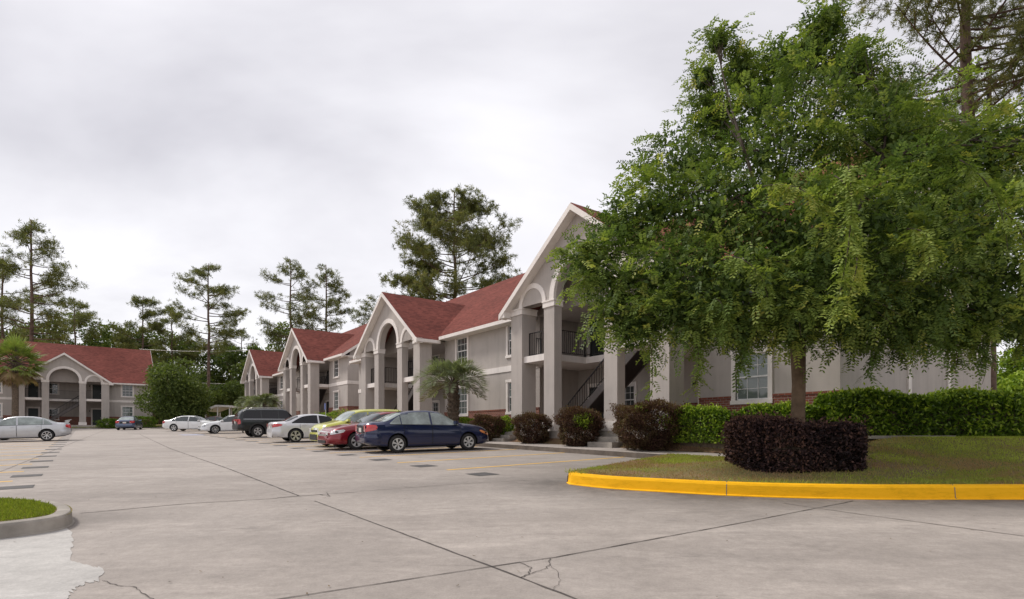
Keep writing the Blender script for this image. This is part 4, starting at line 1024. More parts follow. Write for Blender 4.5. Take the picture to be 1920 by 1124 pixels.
def wheel(parent, x, y, r_, rim, side, spokes, steer=0.0, rm='alloy'):
    key = (round(r_, 3), round(rim, 3), spokes, rm)
    if key not in WHEEL:
        t = MB(); wd = .21; prof = [(rim - .005, -wd / 2 + .01), (rim + .02, -wd / 2), (r_ - .03, -wd / 2), (r_ - .005, -wd / 2 + .03), (r_, 0), (r_ - .005, wd / 2 - .03), (r_ - .03, wd / 2), (rim + .02, wd / 2), (rim - .005, wd / 2 - .01)]
        n = 32; V = []
        for i in range(n):
            a = 2 * math.pi * i / n; V += [(p[0] * math.cos(a), p[1], p[0] * math.sin(a)) for p in prof]
        k = len(prof); t.add(V, [(i * k + j, ((i + 1) % n) * k + j, ((i + 1) % n) * k + (j + 1) % k, i * k + (j + 1) % k) for i in range(n) for j in range(k)])
        me1 = t.mesh('tyre')
        g = MB(); V = []; prof = [(rim, wd / 2 - .005), (rim - .022, wd / 2 - .004), (rim - .035, wd / 2 - .05)]
        for i in range(n):
            a = 2 * math.pi * i / n; V += [(p[0] * math.cos(a), p[1], p[0] * math.sin(a)) for p in prof]
        g.add(V, [(i * 3 + j, i * 3 + j + 1, ((i + 1) % n) * 3 + j + 1, ((i + 1) % n) * 3 + j) for i in range(n) for j in range(2)])
        for i in range(spokes):
            a = 2 * math.pi * i / spokes + .3; w0, w1 = (.40, .62) if spokes <= 6 else (.30, .34); w1 = w1 * math.pi / spokes
            def pt(r, da, y): return (r * math.cos(a + da), y, r * math.sin(a + da))
            r0, r1 = rim * .16, rim - .02
            q = [pt(r0, -.5, wd / 2 - .02), pt(r1, -w1 * .75, wd / 2 - .008), pt(r1, w1 * .75, wd / 2 - .008), pt(r0, .5, wd / 2 - .02)]
            g.hexa([(p[0], p[1] - .03, p[2]) for p in q], q)
        hub = [(rim * .22 * math.cos(2 * math.pi * i / 12), wd / 2 - .006, rim * .22 * math.sin(2 * math.pi * i / 12)) for i in range(12)]; g.add(hub, [tuple(range(12))])
        me2 = g.mesh('rim')
        d = MB(); dsk = [(rim * .97 * math.cos(2 * math.pi * i / 24), wd / 2 - .07, rim * .97 * math.sin(2 * math.pi * i / 24)) for i in range(24)]; d.add(dsk, [tuple(range(24))]); me3 = d.mesh('shade_disc')  # dark disc stands in for the shade behind the spokes
        for me, mm_ in ((me1, 'tyre'), (me2, rm), (me3, 'well')): me.materials.append(M[mm_])
        me1.polygons.foreach_set('use_smooth', [True] * len(me1.polygons)); WHEEL[key] = (me1, me2, me3)
    e_ = bpy.data.objects.new('wheel', None); col.objects.link(e_); e_.parent = parent; e_.location = (x, y, r_); e_.rotation_euler.z = (0 if side > 0 else math.pi) + steer; e_.empty_display_size = .1
    for me, nm in zip(WHEEL[key], ('tyre', 'rim', 'spoke_shade_disc')):
        o = bpy.data.objects.new(nm, me); col.objects.link(o); o.parent = e_
def make_car(s, loc, heading, label, cat='car', group='cars parked in the lot', name=None):
    """heading: unit 2d direction of the nose"""
    c = Car(s); rz = math.atan2(heading[1], heading[0]); root = empty(name or s.get('name', 'parked_car'), (loc[0], loc[1], 0), rz, label=label, cat=cat, group=group)
    # sit on the sloping lot: average of the four wheels, with pitch and roll from the plane
    h = Vector((heading[0], heading[1], 0)); e_ = .5
    gx = (T(loc[0] + e_, loc[1]) - T(loc[0] - e_, loc[1])); gy = (T(loc[0], loc[1] + e_) - T(loc[0], loc[1] - e_))
    nrm = Vector((-gx, -gy, 1)).normalized(); X_ = (h - nrm * h.dot(nrm)).normalized(); Y_ = nrm.cross(X_)
    root.rotation_euler = Matrix((X_, Y_, nrm)).transposed().to_euler(); root.location.z = T(*loc) + .004
    ar = [(s['xf'], s['r']), (s['xr'], s['r'])]
    mb = c.body(ar); me = mb.mesh('body'); o = link('body', me, [M[s['paint']], M['well']], root)
    bm = bmesh.new(); bm.from_mesh(me); bmesh.ops.recalc_face_normals(bm, faces=bm.faces); bm.to_mesh(me); bm.free()
    cut = MB()
    for x, r_ in ar:
        for sg in (-1, 1): cyl_cut(cut, x, r_ + .01, r_ + s.get('gap', .055), sg * (c.W - .30), sg * (c.W + .2))
    cm = cut.mesh('cut'); bm = bmesh.new(); bm.from_mesh(cm); bmesh.ops.recalc_face_normals(bm, faces=bm.faces); bm.to_mesh(cm); bm.free()
    co_ = link('cut', cm, [M['well'], M['well']], root); cm.polygons.foreach_set('material_index', [1] * len(cm.polygons))
    md = o.modifiers.new('b', 'BOOLEAN'); md.object = co_; md.operation = 'DIFFERENCE'; md.solver = 'EXACT'
    bpy.context.view_layer.update(); dg = bpy.context.evaluated_depsgraph_get(); nm = bpy.data.meshes.new_from_object(o.evaluated_get(dg)); o.modifiers.clear(); o.data = nm; nm.name = 'body'
    bpy.data.objects.remove(co_, do_unlink=True)
    nm.polygons.foreach_set('use_smooth', [True] * len(nm.polygons))
    try: nm.set_sharp_from_angle(angle=R(38))
    except Exception: pass
    gl = M[s.get('glass', 'cglass')]; gr = M[s.get('rglass', s.get('glass', 'cglass'))]
    # side glass
    dl, dh = s['dlo_lo'], s['dlo_hi']
    def win(x0, x1, sg, par, mt):
        n = 10; cols = []
        for i in range(n + 1):
            x = x0 + (x1 - x0) * i / n; lo, hi = interp(dl, x), interp(dh, x); hi = max(hi, lo + .002); cols.append((x, lo, hi))
        c.patch(cols, sg, .006, 5).build('window', mt, par, True)
    for sg in (-1, 1):
        for (a, b) in s['doors']:
            n = 14; cols = []; zlo_ = s.get('door_lo', .09)
            for i in range(n + 1):
                x = a + (b - a) * i / n; lo = c.zb(x) + zlo_
                for xw, r_ in ar:
                    dd = abs(x - xw); rr_ = r_ + s.get('gap', .055) + .03
                    if dd < rr_: lo = max(lo, r_ + .01 + math.sqrt(rr_ ** 2 - dd ** 2))
                cols.append((x, lo, c.zs(x) - .015))
            d = c.patch(cols, sg, .004, 7).build('door', M[s['paint']], root, True)
            # dark gaps round the door
            for x in (a, b):
                k = 0 if x == a else -1; c.patch([(x - .006, cols[k][1], cols[k][2]), (x + .006, cols[k][1], cols[k][2])], sg, .0055, 8).build('panel_gap', M['seam'], d)
            hx = a + .16; hz = c.zs(hx) - s.get('handle_dz', .11)
            hm = MB(); p0 = c.O(hx - .08, c.qz(hx, hz), sg, .03); p1 = c.O(hx + .08, c.qz(hx, hz), sg, .03); hm.bar(p0, p1, .02, .03); hm.build('handle', M[s.get('handle', s['paint'])], d)
        for (a, b) in s['wins']: win(a, b, sg, root, M[s['sideglass']] if 'sideglass' in s else gl)
        if s.get('glass_frame', True):
            # dark surround line under the windows
            x0, x1 = s['wins'][0][0], s['wins'][-1][1]; n = 24
            cols = [(x0 + (x1 - x0) * i / n, interp(dl, x0 + (x1 - x0) * i / n) - .018, interp(dl, x0 + (x1 - x0) * i / n) - .002) for i in range(n + 1)]
            c.patch(cols, sg, .008, 1).build('belt_moulding', M['chrome' if s.get('chromebelt') else 'blackp'], root)
        if s.get('rub'):
            for a, b in s['doors']: 
                c.patch([(a + .03 + (b - a - .06) * i / 8, s['rub'] - .018, s['rub'] + .018) for i in range(9)], sg, .014, 1).build('rub_strip', M[s['paint']] if not s.get('rubm') else M[s['rubm']], root)
        # mirror
        mx_, mz = s['mirror']; p = c.O(mx_, c.qz(mx_, mz), sg, .02); b_ = MB()
        b_.hexa([(p.x - .06, p.y, p.z - .05), (p.x + .10, p.y, p.z - .04), (p.x + .08, p.y + sg * .18, p.z - .035), (p.x - .05, p.y + sg * .20, p.z - .045)], [(p.x - .05, p.y, p.z + .06), (p.x + .05, p.y, p.z + .06), (p.x + .04, p.y + sg * .17, p.z + .075), (p.x - .04, p.y + sg * .19, p.z + .07)])
        mo = b_.build('mirror', M[s.get('mirm', s['paint'])], root); mo.data.polygons.foreach_set('use_smooth', [False] * 6)
        # lamps
        for key, nm_, mm_ in (('tail', 'taillight', 'redlamp'), ('head', 'headlight', 'clearlamp')):
            if key + 'l' in s:
                x0, x1, lo0, hi0, lo1, hi1, yc = s[key + 'l']   # x0 inner side .. x1 end of car
                n = 8; cols = [(x0 + (x1 - x0) * i / n, lo0 + (lo1 - lo0) * (i / n), hi0 + (hi1 - hi0) * (i / n)) for i in range(n + 1)]
                # lens outline closes to a point away from the end
                cols[0] = (x0, (lo0 + hi0) / 2 - .01, (lo0 + hi0) / 2 + .01)
                lm = c.patch(cols, sg, .012, 3); xe = x1 + (.012 if x1 > 0 else -.012); ye = c.w(x1)
                e0 = len(lm.v); ym = ye * .97
                lm.add([(xe, sg * ym, lo1), (xe, sg * ym, hi1), (xe, sg * yc, hi1 - .01), (xe, sg * yc, lo1 + .01)], [(0, 1, 2, 3) if sg * x1 > 0 else (3, 2, 1, 0)])
                lo_ = lm.build(nm_, M[s.get(key + 'm', mm_)], root, False)
                if key == 'tail':
                    lw = MB(); lw.add([(xe - .003, sg * (ym * .5 + yc * .5), lo1 + .02), (xe - .003, sg * (ym * .5 + yc * .5), lo1 + .07), (xe - .003, sg * (yc + .02), lo1 + .065), (xe - .003, sg * (yc + .02), lo1 + .025)], [(0, 1, 2, 3)]); lw.build('reversing_lens', M['clearlamp'], lo_)
                else:
                    xm = x0 + (x1 - x0) * .55; zc = (lo0 + (lo1 - lo0) * .55 + hi0 + (hi1 - hi0) * .55) / 2; h_ = (hi1 - lo1) * .30
                    b2 = c.patch([(xm - .05, zc - h_ * .5, zc + h_ * .5), (xm, zc - h_, zc + h_), (xm + .05, zc - h_ * .5, zc + h_ * .5)], sg, .016, 2); b2.build('lamp_bowl', M['blackp'], lo_)
    # windscreen and rear window on the top surface
    def top_glass(x0, x1, nm_, mt):
        mb = MB(); n, m_ = 10, 12; V = []
        for i in range(n + 1):
            x = x0 + (x1 - x0) * i / n
            for j in range(m_ + 1):
                v = -1 + 2 * j / m_; q = 7.15 + (10 - 7.15) * (1 - abs(v)) * .999; V.append(c.O(x, q, 1 if v >= 0 else -1, .006)[:])
        mb.add(V, [(i * (m_ + 1) + j, i * (m_ + 1) + j + 1, (i + 1) * (m_ + 1) + j + 1, (i + 1) * (m_ + 1) + j) for i in range(n) for j in range(m_)]); mb.build(nm_, mt, root, True)
    top_glass(*s['screen'], 'windscreen', M[s['sglass']] if 'sglass' in s else gl); top_glass(*s['rear'], 'rear_window', gr)
    # bumpers: proud wrap at each end
    for nm_, x1, (lo, hi), mt in (('front_bumper', c.L, s['bf'], s.get('bfm', s['paint'])), ('rear_bumper', -c.L, s['br'], s.get('brm', s['paint']))):
        sgx = 1 if x1 > 0 else -1; V = []; nq = 4; n = 10; ext = s.get('bx', .42); off = .03; rows = []
        path = [(x1 - sgx * ext * (1 - i / n), 1) for i in range(n + 1)]
        ring_ = []
        for x, _ in path: ring_.append([c.O(x, c.qz(x, lo + (hi - lo) * j / nq, 1, 6), 1, off * min(1, (1 - abs(x - x1) / ext) * 4) * (1 if j not in (0, nq) else .3)) for j in range(nq + 1)])
        capx = x1 + sgx * off * 1.2; ye = c.w(x1)
        for yy in (ye * .85, ye * .4, 0): ring_.append([Vector((capx + sgx * (.02 if yy < ye * .5 else 0) - (sgx * .02 if j in (0, nq) else 0), yy, lo + (hi - lo) * j / nq)) for j in range(nq + 1)])
        ring_ += [[Vector((v.x, -v.y, v.z)) for v in r2] for r2 in ring_[-2::-1]]
        mb = MB(); mb.add([v[:] for r2 in ring_ for v in r2], [(i * 5 + j, (i + 1) * 5 + j, (i + 1) * 5 + j + 1, i * 5 + j + 1) for i in range(len(ring_) - 1) for j in range(4)])
        mb.build(nm_, M[mt], root, True)
    xe = -c.L - .05; pz = s.get('plate_z', .62); MB().box(-c.L - (.055 if s.get('plate_on_b') else .018), -c.L - .01, -.155, .155, pz - .075, pz + .075).build('number_plate', M['plate'], root)
    if 'garnish' in s:
        lo, hi = s['garnish']; MB().box(-c.L - .016, -c.L - .002, -c.w(-c.L) * .62, c.w(-c.L) * .62, lo, hi).build('boot_trim', M[s.get('garnm', 'blackp')], root)
    if 'grille' in s:
        yh, lo, hi = s['grille']; g = MB(); xg = c.L + (.055 if s.get('grille_b') else .012)
        gg = MB().box(xg - .02, xg, -yh, yh, lo, hi).build('grille', M['blackp'], root); 
        for k in range(3): z = lo + (hi - lo) * (k + .5) / 3; g.box(xg, xg + .012, -yh + .01, yh - .01, z - .012, z + .012)
        g.build('grille_bars', M[s.get('grillem', 'chrome')], gg)
    if 'lowgrille' in s:
        yh, lo, hi = s['lowgrille']; MB().box(c.L + .03, c.L + .064, -yh, yh, lo, hi).build('air_intake', M['blackp'], root)
    for x in (s['xf'], s['xr']):
        for sg in (-1, 1): wheel(root, x, sg * (c.W - .115), s['r'], s['rim'], sg, s['spokes'], 0, s.get('wheelm', 'alloy'))
    MB().box(s['xr'] + .3, s['xf'] - .3, -c.W + .2, c.W - .2, .17, c.zb(0) + .02).build('underbody', M['blackp'], root)
    if 'extra' in s: s['extra'](c, root, s)
    return root
M['blue'] = paint('dark_blue_metallic', (0.004, 0.011, 0.060), .3)
M['maroon'] = paint('dark_red_metallic', (0.23, 0.008, 0.016), .3)
M['lime'] = paint('lime_yellow_paint', (0.56, 0.56, 0.085), .05)
M['silver'] = paint('silver_metallic', (0.52, 0.53, 0.55), .45, .33)
M['pearl'] = paint('pale_silver_metallic', (0.66, 0.66, 0.68), .25, .33)
M['black'] = paint('black_green_paint', (0.006, 0.009, 0.009), .1, .3, .35)
M['white'] = paint('white_paint', (0.78, 0.79, 0.79), 0, .35)
M['bluegrey'] = paint('slate_blue_metallic', (0.085, 0.12, 0.20), .35)
M['darkred'] = paint('burgundy_paint', (0.13, 0.02, 0.025), .1)
def sedan(L_=4.53, W_=1.70, H=1.48, paint_='blue', **kw):
    h = L_ / 2; k = H / 1.48; f = L_ / 4.53
    s = dict(len=L_, wid=W_, paint=paint_, r=.315, rim=.205, spokes=6, xf=1.36 * f, xr=-1.24 * f,
             top=[(-h, .90 * k), (-h + .03, 1.0 * k), (-h + .12, 1.06 * k), (-1.72 * f, 1.10 * k), (-1.05 * f, 1.385 * k), (-.62 * f, 1.465 * k), (-.1 * f, 1.48 * k), (.30 * f, 1.42 * k), (1.10 * f, 1.02 * k), (1.55 * f, .955 * k), (1.95 * f, .86 * k), (h - .14, .76 * k), (h - .03, .66 * k), (h, .56 * k)],
             belt=[(-h, .86 * k), (-h + .3, .97 * k), (-1.2 * f, .985 * k), (0, .945 * k), (1.0 * f, .90 * k), (1.9 * f, .78 * k), (h, .62 * k)],
             bot=[(-h, .36), (-h + .35, .25), (-1.0, .19), (1.0, .19), (h - .35, .21), (h, .26)],
             doors=[(-1.02 * f, -.02 * f), (0.0, 1.05 * f)],
             dlo_lo=[(-1.50 * f, .995 * k), (-1.3 * f, .99 * k), (0, .96 * k), (1.05 * f, .925 * k)],
             dlo_hi=[(-1.50 * f, 1.02 * k), (-1.18 * f, 1.25 * k), (-.85 * f, 1.375 * k), (-.3 * f, 1.405 * k), (.25 * f, 1.36 * k), (1.05 * f, .94 * k)],
             wins=[(-1.49 * f, -1.12 * f), (-1.09 * f, -.07 * f), (-.0 * f, .98 * f)], mirror=(.86 * f, 1.0 * k),
             screen=(.36 * f, 1.04 * f), rear=(-1.68 * f, -1.05 * f), taill=(-h + .36, -h, .82 * k, .97 * k, .74 * k, .98 * k, .46),
             headl=(h - .50, h - .0, .68 * k, .76 * k, .50 * k, .60 * k, .42), bf=(.26, .52 * k), br=(.36, .66 * k), plate_z=.80 * k, garnish=(.70 * k, .92 * k), grille=(.36, .50 * k, .58 * k), lowgrille=(.5, .27, .38), bx=.5)
    s.update(kw); return s
def suv(L_=4.9, W_=1.92, H=1.82, **kw):
    h = L_ / 2; s = dict(len=L_, wid=W_, r=.38, rim=.235, spokes=5, xf=h - .93, xr=-h + 1.12, gap=.075, tumble=.20, tail=.10, round=.25,
             top=[(-h, 1.05), (-h + .04, 1.25), (-h + .30, 1.66), (-h + .55, H - .02), (-1.0, H), (0.0, H), (.42, H - .06), (1.02, 1.24), (1.2, 1.20), (1.8, 1.15), (h - .15, 1.02), (h, .78)],
             belt=[(-h, 1.0), (-h + .2, 1.12), (0, 1.10), (1.0, 1.08), (1.9, 1.02), (h, .8)], bot=[(-h, .50), (-h + .5, .42), (-1, .36), (1, .36), (h - .4, .40), (h, .46)],
             doors=[(-.98, -.03), (0.0, .98)], dlo_lo=[(-h + .25, 1.17), (1.0, 1.13)], dlo_hi=[(-h + .25, 1.30), (-h + .55, 1.66), (-.9, 1.69), (.3, 1.67), (.55, 1.58), (1.0, 1.17)],
             wins=[(-h + .30, -1.12), (-1.04, -.07), (.0, .92)], mirror=(.8, 1.2), screen=(.46, 1.0), rear=(-h + .08, -h + .42), taill=(-h + .14, -h, .86, 1.14, .84, 1.16, .72), headl=(h - .3, h, .86, 1.0, .82, .96, .5),
             bf=(.46, .74), br=(.48, .78), plate_z=.95, grille=(.45, .78, .98), bx=.35, door_lo=.12)
    s.update(kw); return s
def spoiler(c, root, s):
    h = c.L; b = MB(); zt = c.zt(-h + .25)
    for sg in (-1, 1): b.hexa([(-h + .30, sg * .55 - .03, zt - .04), (-h + .12, sg * .55 - .03, zt - .05), (-h + .12, sg * .55 + .03, zt - .05), (-h + .30, sg * .55 + .03, zt - .04)][::1], [(-h + .22, sg * .55 - .03, zt + .13), (-h - .0, sg * .55 - .03, zt + .17), (-h - .0, sg * .55 + .03, zt + .17), (-h + .22, sg * .55 + .03, zt + .13)])
    b.hexa([(-h - .05, -.68, zt + .165), (-h + .24, -.68, zt + .10), (-h + .24, .68, zt + .10), (-h - .05, .68, zt + .165)], [(-h - .06, -.68, zt + .19), (-h + .26, -.68, zt + .13), (-h + .26, .68, zt + .13), (-h - .06, .68, zt + .19)])
    b.build('spoiler', M[s['paint']], root)
def rack(c, root, s):
    b = MB(); H = c.zt(-.5)
    for sg in (-1, 1):
        b.tube([(-1.75, sg * .66, H - .03), (-1.6, sg * .67, H + .05), (.15, sg * .67, H + .05), (.32, sg * .66, H - .05)], [.022] * 4, 6)
    for x in (-1.3, -.3): b.bar((x, -.67, H + .05), (x, .67, H + .05), .035, .02)
    b.build('roof_rack', M['steel'], root)
    for x in (s['xf'], s['xr']):
        for sg in (-1, 1):
            f = MB(); R0 = s['r'] + s['gap']; V = []; n = 16
            for i in range(n + 1):
                a = math.pi * (-.08 + 1.16 * i / n)
                for rr_ in (R0 - .004, R0 + .075):
                    for dy_ in (.0, .045): V.append((x + rr_ * math.cos(a), sg * (c.W - .03 + dy_), s['r'] + .01 + rr_ * math.sin(a)))
            F = []
            for i in range(n):
                k = i * 4; F += [(k, k + 1, k + 5, k + 4), (k + 1, k + 3, k + 7, k + 5), (k + 3, k + 2, k + 6, k + 7), (k + 2, k, k + 4, k + 6)]
            f.add(V, F + [(0, 2, 3, 1), (4 * n, 4 * n + 1, 4 * n + 3, 4 * n + 2)]).build('arch_flare', M['blackp'], root)
    c_ = MB(); 
def antenna(c, root, s):
    b = MB(); z = c.zt(-.9); b.tube([(-.95, 0, z - .01), (-1.02, 0, z + .10)], [.012, .004], 6); b.build('antenna', M['blackp'], root)
def unit(v): l = math.hypot(*v); return (v[0] / l, v[1] / l)
def rot(v, deg): a = R(deg); return (v[0] * math.cos(a) - v[1] * math.sin(a), v[0] * math.sin(a) + v[1] * math.cos(a))
IN = tuple(D2); OUT = (-D2[0], -D2[1])
# 1 blue saloon, nose to the pavement
hd = rot(IN, -7)
def place(s, rearpt, hd, near):           # rearpt: ground point of the near rear (or front) wheel; near=+1 if that wheel is on the car's +y side
    x = s['xr'] if s.get('ref', 'r') == 'r' else s['xf']; W_ = s['wid'] / 2 - .05
    lat = (-hd[1], hd[0]); return (rearpt[0] - hd[0] * x - lat[0] * W_ * near, rearpt[1] - hd[1] * x - lat[1] * W_ * near)
s = sedan(4.75, 1.74, 1.50, 'blue', wheelm='hubcap', rub=.60, glass='cglass_light', rglass='cglass_light', garnish=(.70, .94), extra=antenna, handle_dz=.10, headm='amber')
make_car(s, place(s, G(746, 850), hd, -1), hd, 'dark blue saloon nearest the camera with silver wheel covers and its nose to the pavement', name='parked_car')
# 2 maroon saloon, reversed in
s = sedan(5.0, 1.84, 1.48, 'maroon', ref='f', spokes=5, wheelm='hubcap', r=.33, rim=.215, grille=(.42, .50, .62), lowgrille=(.42, .27, .38), headl=(2.5 - .55, 2.5, .70, .80, .58, .72, .34), bf=(.24, .54))
make_car(s, place(s, AB(21.05, 8.35), OUT, 1), OUT, 'dark red saloon parked nose out beside the dark blue car')
# 3 lime boxy hatchback, nose out
hL = 2.05
s = dict(len=4.1, wid=1.79, paint='lime', r=.335, rim=.22, spokes=5, xf=1.27, xr=-1.28, gap=.06, tumble=.22, tail=.12, round=.3, nose=.30,
         top=[(-hL, .95), (-hL + .05, 1.15), (-hL + .25, 1.50), (-hL + .45, 1.59), (-.6, 1.61), (.1, 1.59), (.42, 1.53), (1.12, 1.10), (1.4, 1.04), (1.8, .95), (hL - .06, .80), (hL, .62)],
         belt=[(-hL, .95), (-1.4, 1.06), (0, 1.02), (1.0, .97), (1.7, .88), (hL, .66)], bot=[(-hL, .34), (-1.2, .24), (1.3, .22), (hL, .28)], doors=[(-1.0, -.05), (-.02, .98)],
         dlo_lo=[(-1.62, 1.11), (1.1, 1.03)], dlo_hi=[(-1.62, 1.25), (-1.3, 1.45), (-.5, 1.49), (.3, 1.45), (.55, 1.38), (1.1, 1.06)], wins=[(-1.6, -1.1), (-1.03, -.09), (-.02, .95)],
         mirror=(.88, 1.1), screen=(.48, 1.08), rear=(-hL + .1, -hL + .36), taill=(-hL + .2, -hL, .95, 1.3, .95, 1.3, .6), headl=(hL - .52, hL, .78, .90, .60, .80, .42), bf=(.26, .62), br=(.3, .66), bfm='lime', grille=(.35, .64, .72), grillem='blackp', lowgrille=(.45, .30, .54), sideglass='cglass_light', sglass='cglass_light', mirm='lime', bx=.5)
make_car(s, AB(23.5 + .85, 9.85), OUT, 'lime yellow boxy hatchback parked nose out behind the dark red saloon')
# 4 silver saloon nose in
hd = rot(IN, -3)
s = sedan(4.6, 1.80, 1.43, 'pearl', r=.335, rim=.245, spokes=5, glass='tint', tail=.20, taill=(-1.88, -2.3, .84, .93, .76, .95, .5), garnish=(.62, .74), garnm='pearl', brm='pearl', br=(.26, .68), chromebelt=True, extra=antenna,
          dlo_hi=[(-1.42, 1.0), (-1.15, 1.16), (-.8, 1.30), (-.3, 1.355), (.25, 1.31), (1.07, .93)], wins=[(-1.42, -.14), (-.06, 1.0)])
make_car(s, place(s, AB(29.3, 8.45), hd, -1), hd, 'pale silver saloon with dark side glass and five spoke wheels beside the black suv')
# 5 black SUV
s = suv(4.9, 1.93, 1.82, paint='black', glass='tint', extra=rack, handle='black', tailm='redlamp', brm='blackp', chromebelt=True)
make_car(s, place(s, AB(38.2, 8.7), IN, -1), IN, 'black suv with roof rack and tinted windows parked between two pale cars', cat='suv', name='parked_suv')
# 6 white saloon nose out
s = sedan(4.7, 1.8, 1.45, 'white', ref='f', spokes=7, r=.33, rim=.23)
make_car(s, place(s, AB(49.2, 8.1), OUT, 1), OUT, 'white saloon parked nose out left of the black suv')
# 7 far white saloon, side on
hd = unit((1, .06)); s = sedan(4.85, 1.82, 1.45, 'white', spokes=5, r=.33, rim=.23)
make_car(s, place(s, (at(326, 52.5), 52.5), hd, -1), hd, 'white saloon standing side on at the far end of the lot')
# 8 far slate blue car, rear view
hd = rot(tuple(D1), -14); s = sedan(4.5, 1.75, 1.45, 'bluegrey', glass='cglass_light')
make_car(s, (at(243, 61), 61), hd, 'slate blue car seen from behind in front of the far left building')
# 9 silver saloon with spoiler at left
hd = rot(OUT, 0); s = sedan(4.75, 1.76, 1.42, 'silver', spokes=7, r=.325, rim=.225, glass='cglass_light', rub=.58, extra=spoiler, taill=(-2.14, -2.37, .80, .93, .70, .94, .45), headl=(1.9, 2.37, .66, .74, .50, .60, .42), ref='r')
make_car(s, place(s, G(88, 827.5), hd, 1), hd, 'silver saloon with a rear spoiler at the left edge')
s = sedan(4.5, 1.72, 1.44, 'pearl', glass='tint')
make_car(s, AB(45.9, -5.1), OUT, 'pale car mostly hidden behind the silver saloon with the spoiler')
# 10 burgundy car below the carport
s = sedan(4.6, 1.75, 1.4, 'darkred')
make_car(s, (at(408, 69), 69), unit((.9, .2)), 'burgundy car in front of the small white carport')
# ------------------------------------------------------------------ small carport and sign
def carport():
    Y = 76.0; x0, x1 = at(384, Y), at(431, Y); xm = at(405, Y); z0 = T(xm, Y); e_ = empty('carport', (xm, Y, z0), label='small white open carport between the trees behind the parked cars', cat='carport')
    hh = zat(768, Y) - z0; wd = (x1 - x0)
    g = MB(); a, b = x0 - xm, x1 - xm; zl, zp = hh - .05, hh + .55
    g.prism([(a - .15, zl - .2), (0, zp - .2), (wd * .5, zp - .25), (b + .1, zp - .3), (b + .1, zp - .02), (wd * .5, zp), (0, zp + .05), (a - .15, zl)], -.1, 4.0); g.build('roof', M['frame'], e_)
    for x in (a, -.1 + .2, b - .15):
        for y in (.05, 3.8): MB().box(x, x + .12, y, y + .12, 0, (zl if x == a else zp) - .22).build('post', M['frame'], e_)
    MB().box(a + .1, b - .1, 3.93, 3.99, 0, 1.0).build('panel', M['stucco'], e_)
carport()
# small blue disabled-parking sign by the second block
p = (at(610.5, 38.5), 38.5); z = T(*p) + .15; e_ = empty('parking_sign', (*p, z), math.atan2(-D1[1], -D1[0]), label='small blue sign on a thin post beside the green bush of the second block', cat='sign')
MB().tube([(0, 0, 0), (0, 0, zat(758, 38.5) - z)], [.028, .028], 8).build('post', M['steel'], e_)
M['signblue'] = mat('sign_blue', (0.10, 0.13, 0.30), .5, .1); h_ = zat(758, 38.5) - z
MB().box(-.15, .15, -.045, -.03, h_ - .38, h_ + .05).build('sign_plate', M['signblue'], e_)
# overhead cable glimpsed by the far trees
cb_ = MB()
for zy, xa, xb in ((655, 262, 470), (716, 350, 470)):
    Y = 96; pts = [(at(xa + (xb - xa) * i / 12, Y), Y + i * .1, zat(zy, Y) - 1.2 * (1 - (2 * i / 12 - 1) ** 2) * .25) for i in range(13)]
    cb = MB().tube(pts, [.035] * 13, 5).build('overhead_cable', M['steel']); tag(cb, 'upper thin overhead cable crossing in front of the far trees' if zy == 655 else 'lower thin overhead cable crossing in front of the far trees', 'cable', 'overhead cables')
#@@CARS_END
#@@PLANTS_BEGIN
# ================================================================== VEGETATION
def norm_(v): return v / (np.linalg.norm(v, axis=-1, keepdims=True) + 1e-9)
def bez(p0, p1, p2, n):
    t_ = np.linspace(0, 1, n)[:, None]; return (1 - t_) ** 2 * p0 + 2 * t_ * (1 - t_) * p1 + t_ ** 2 * p2
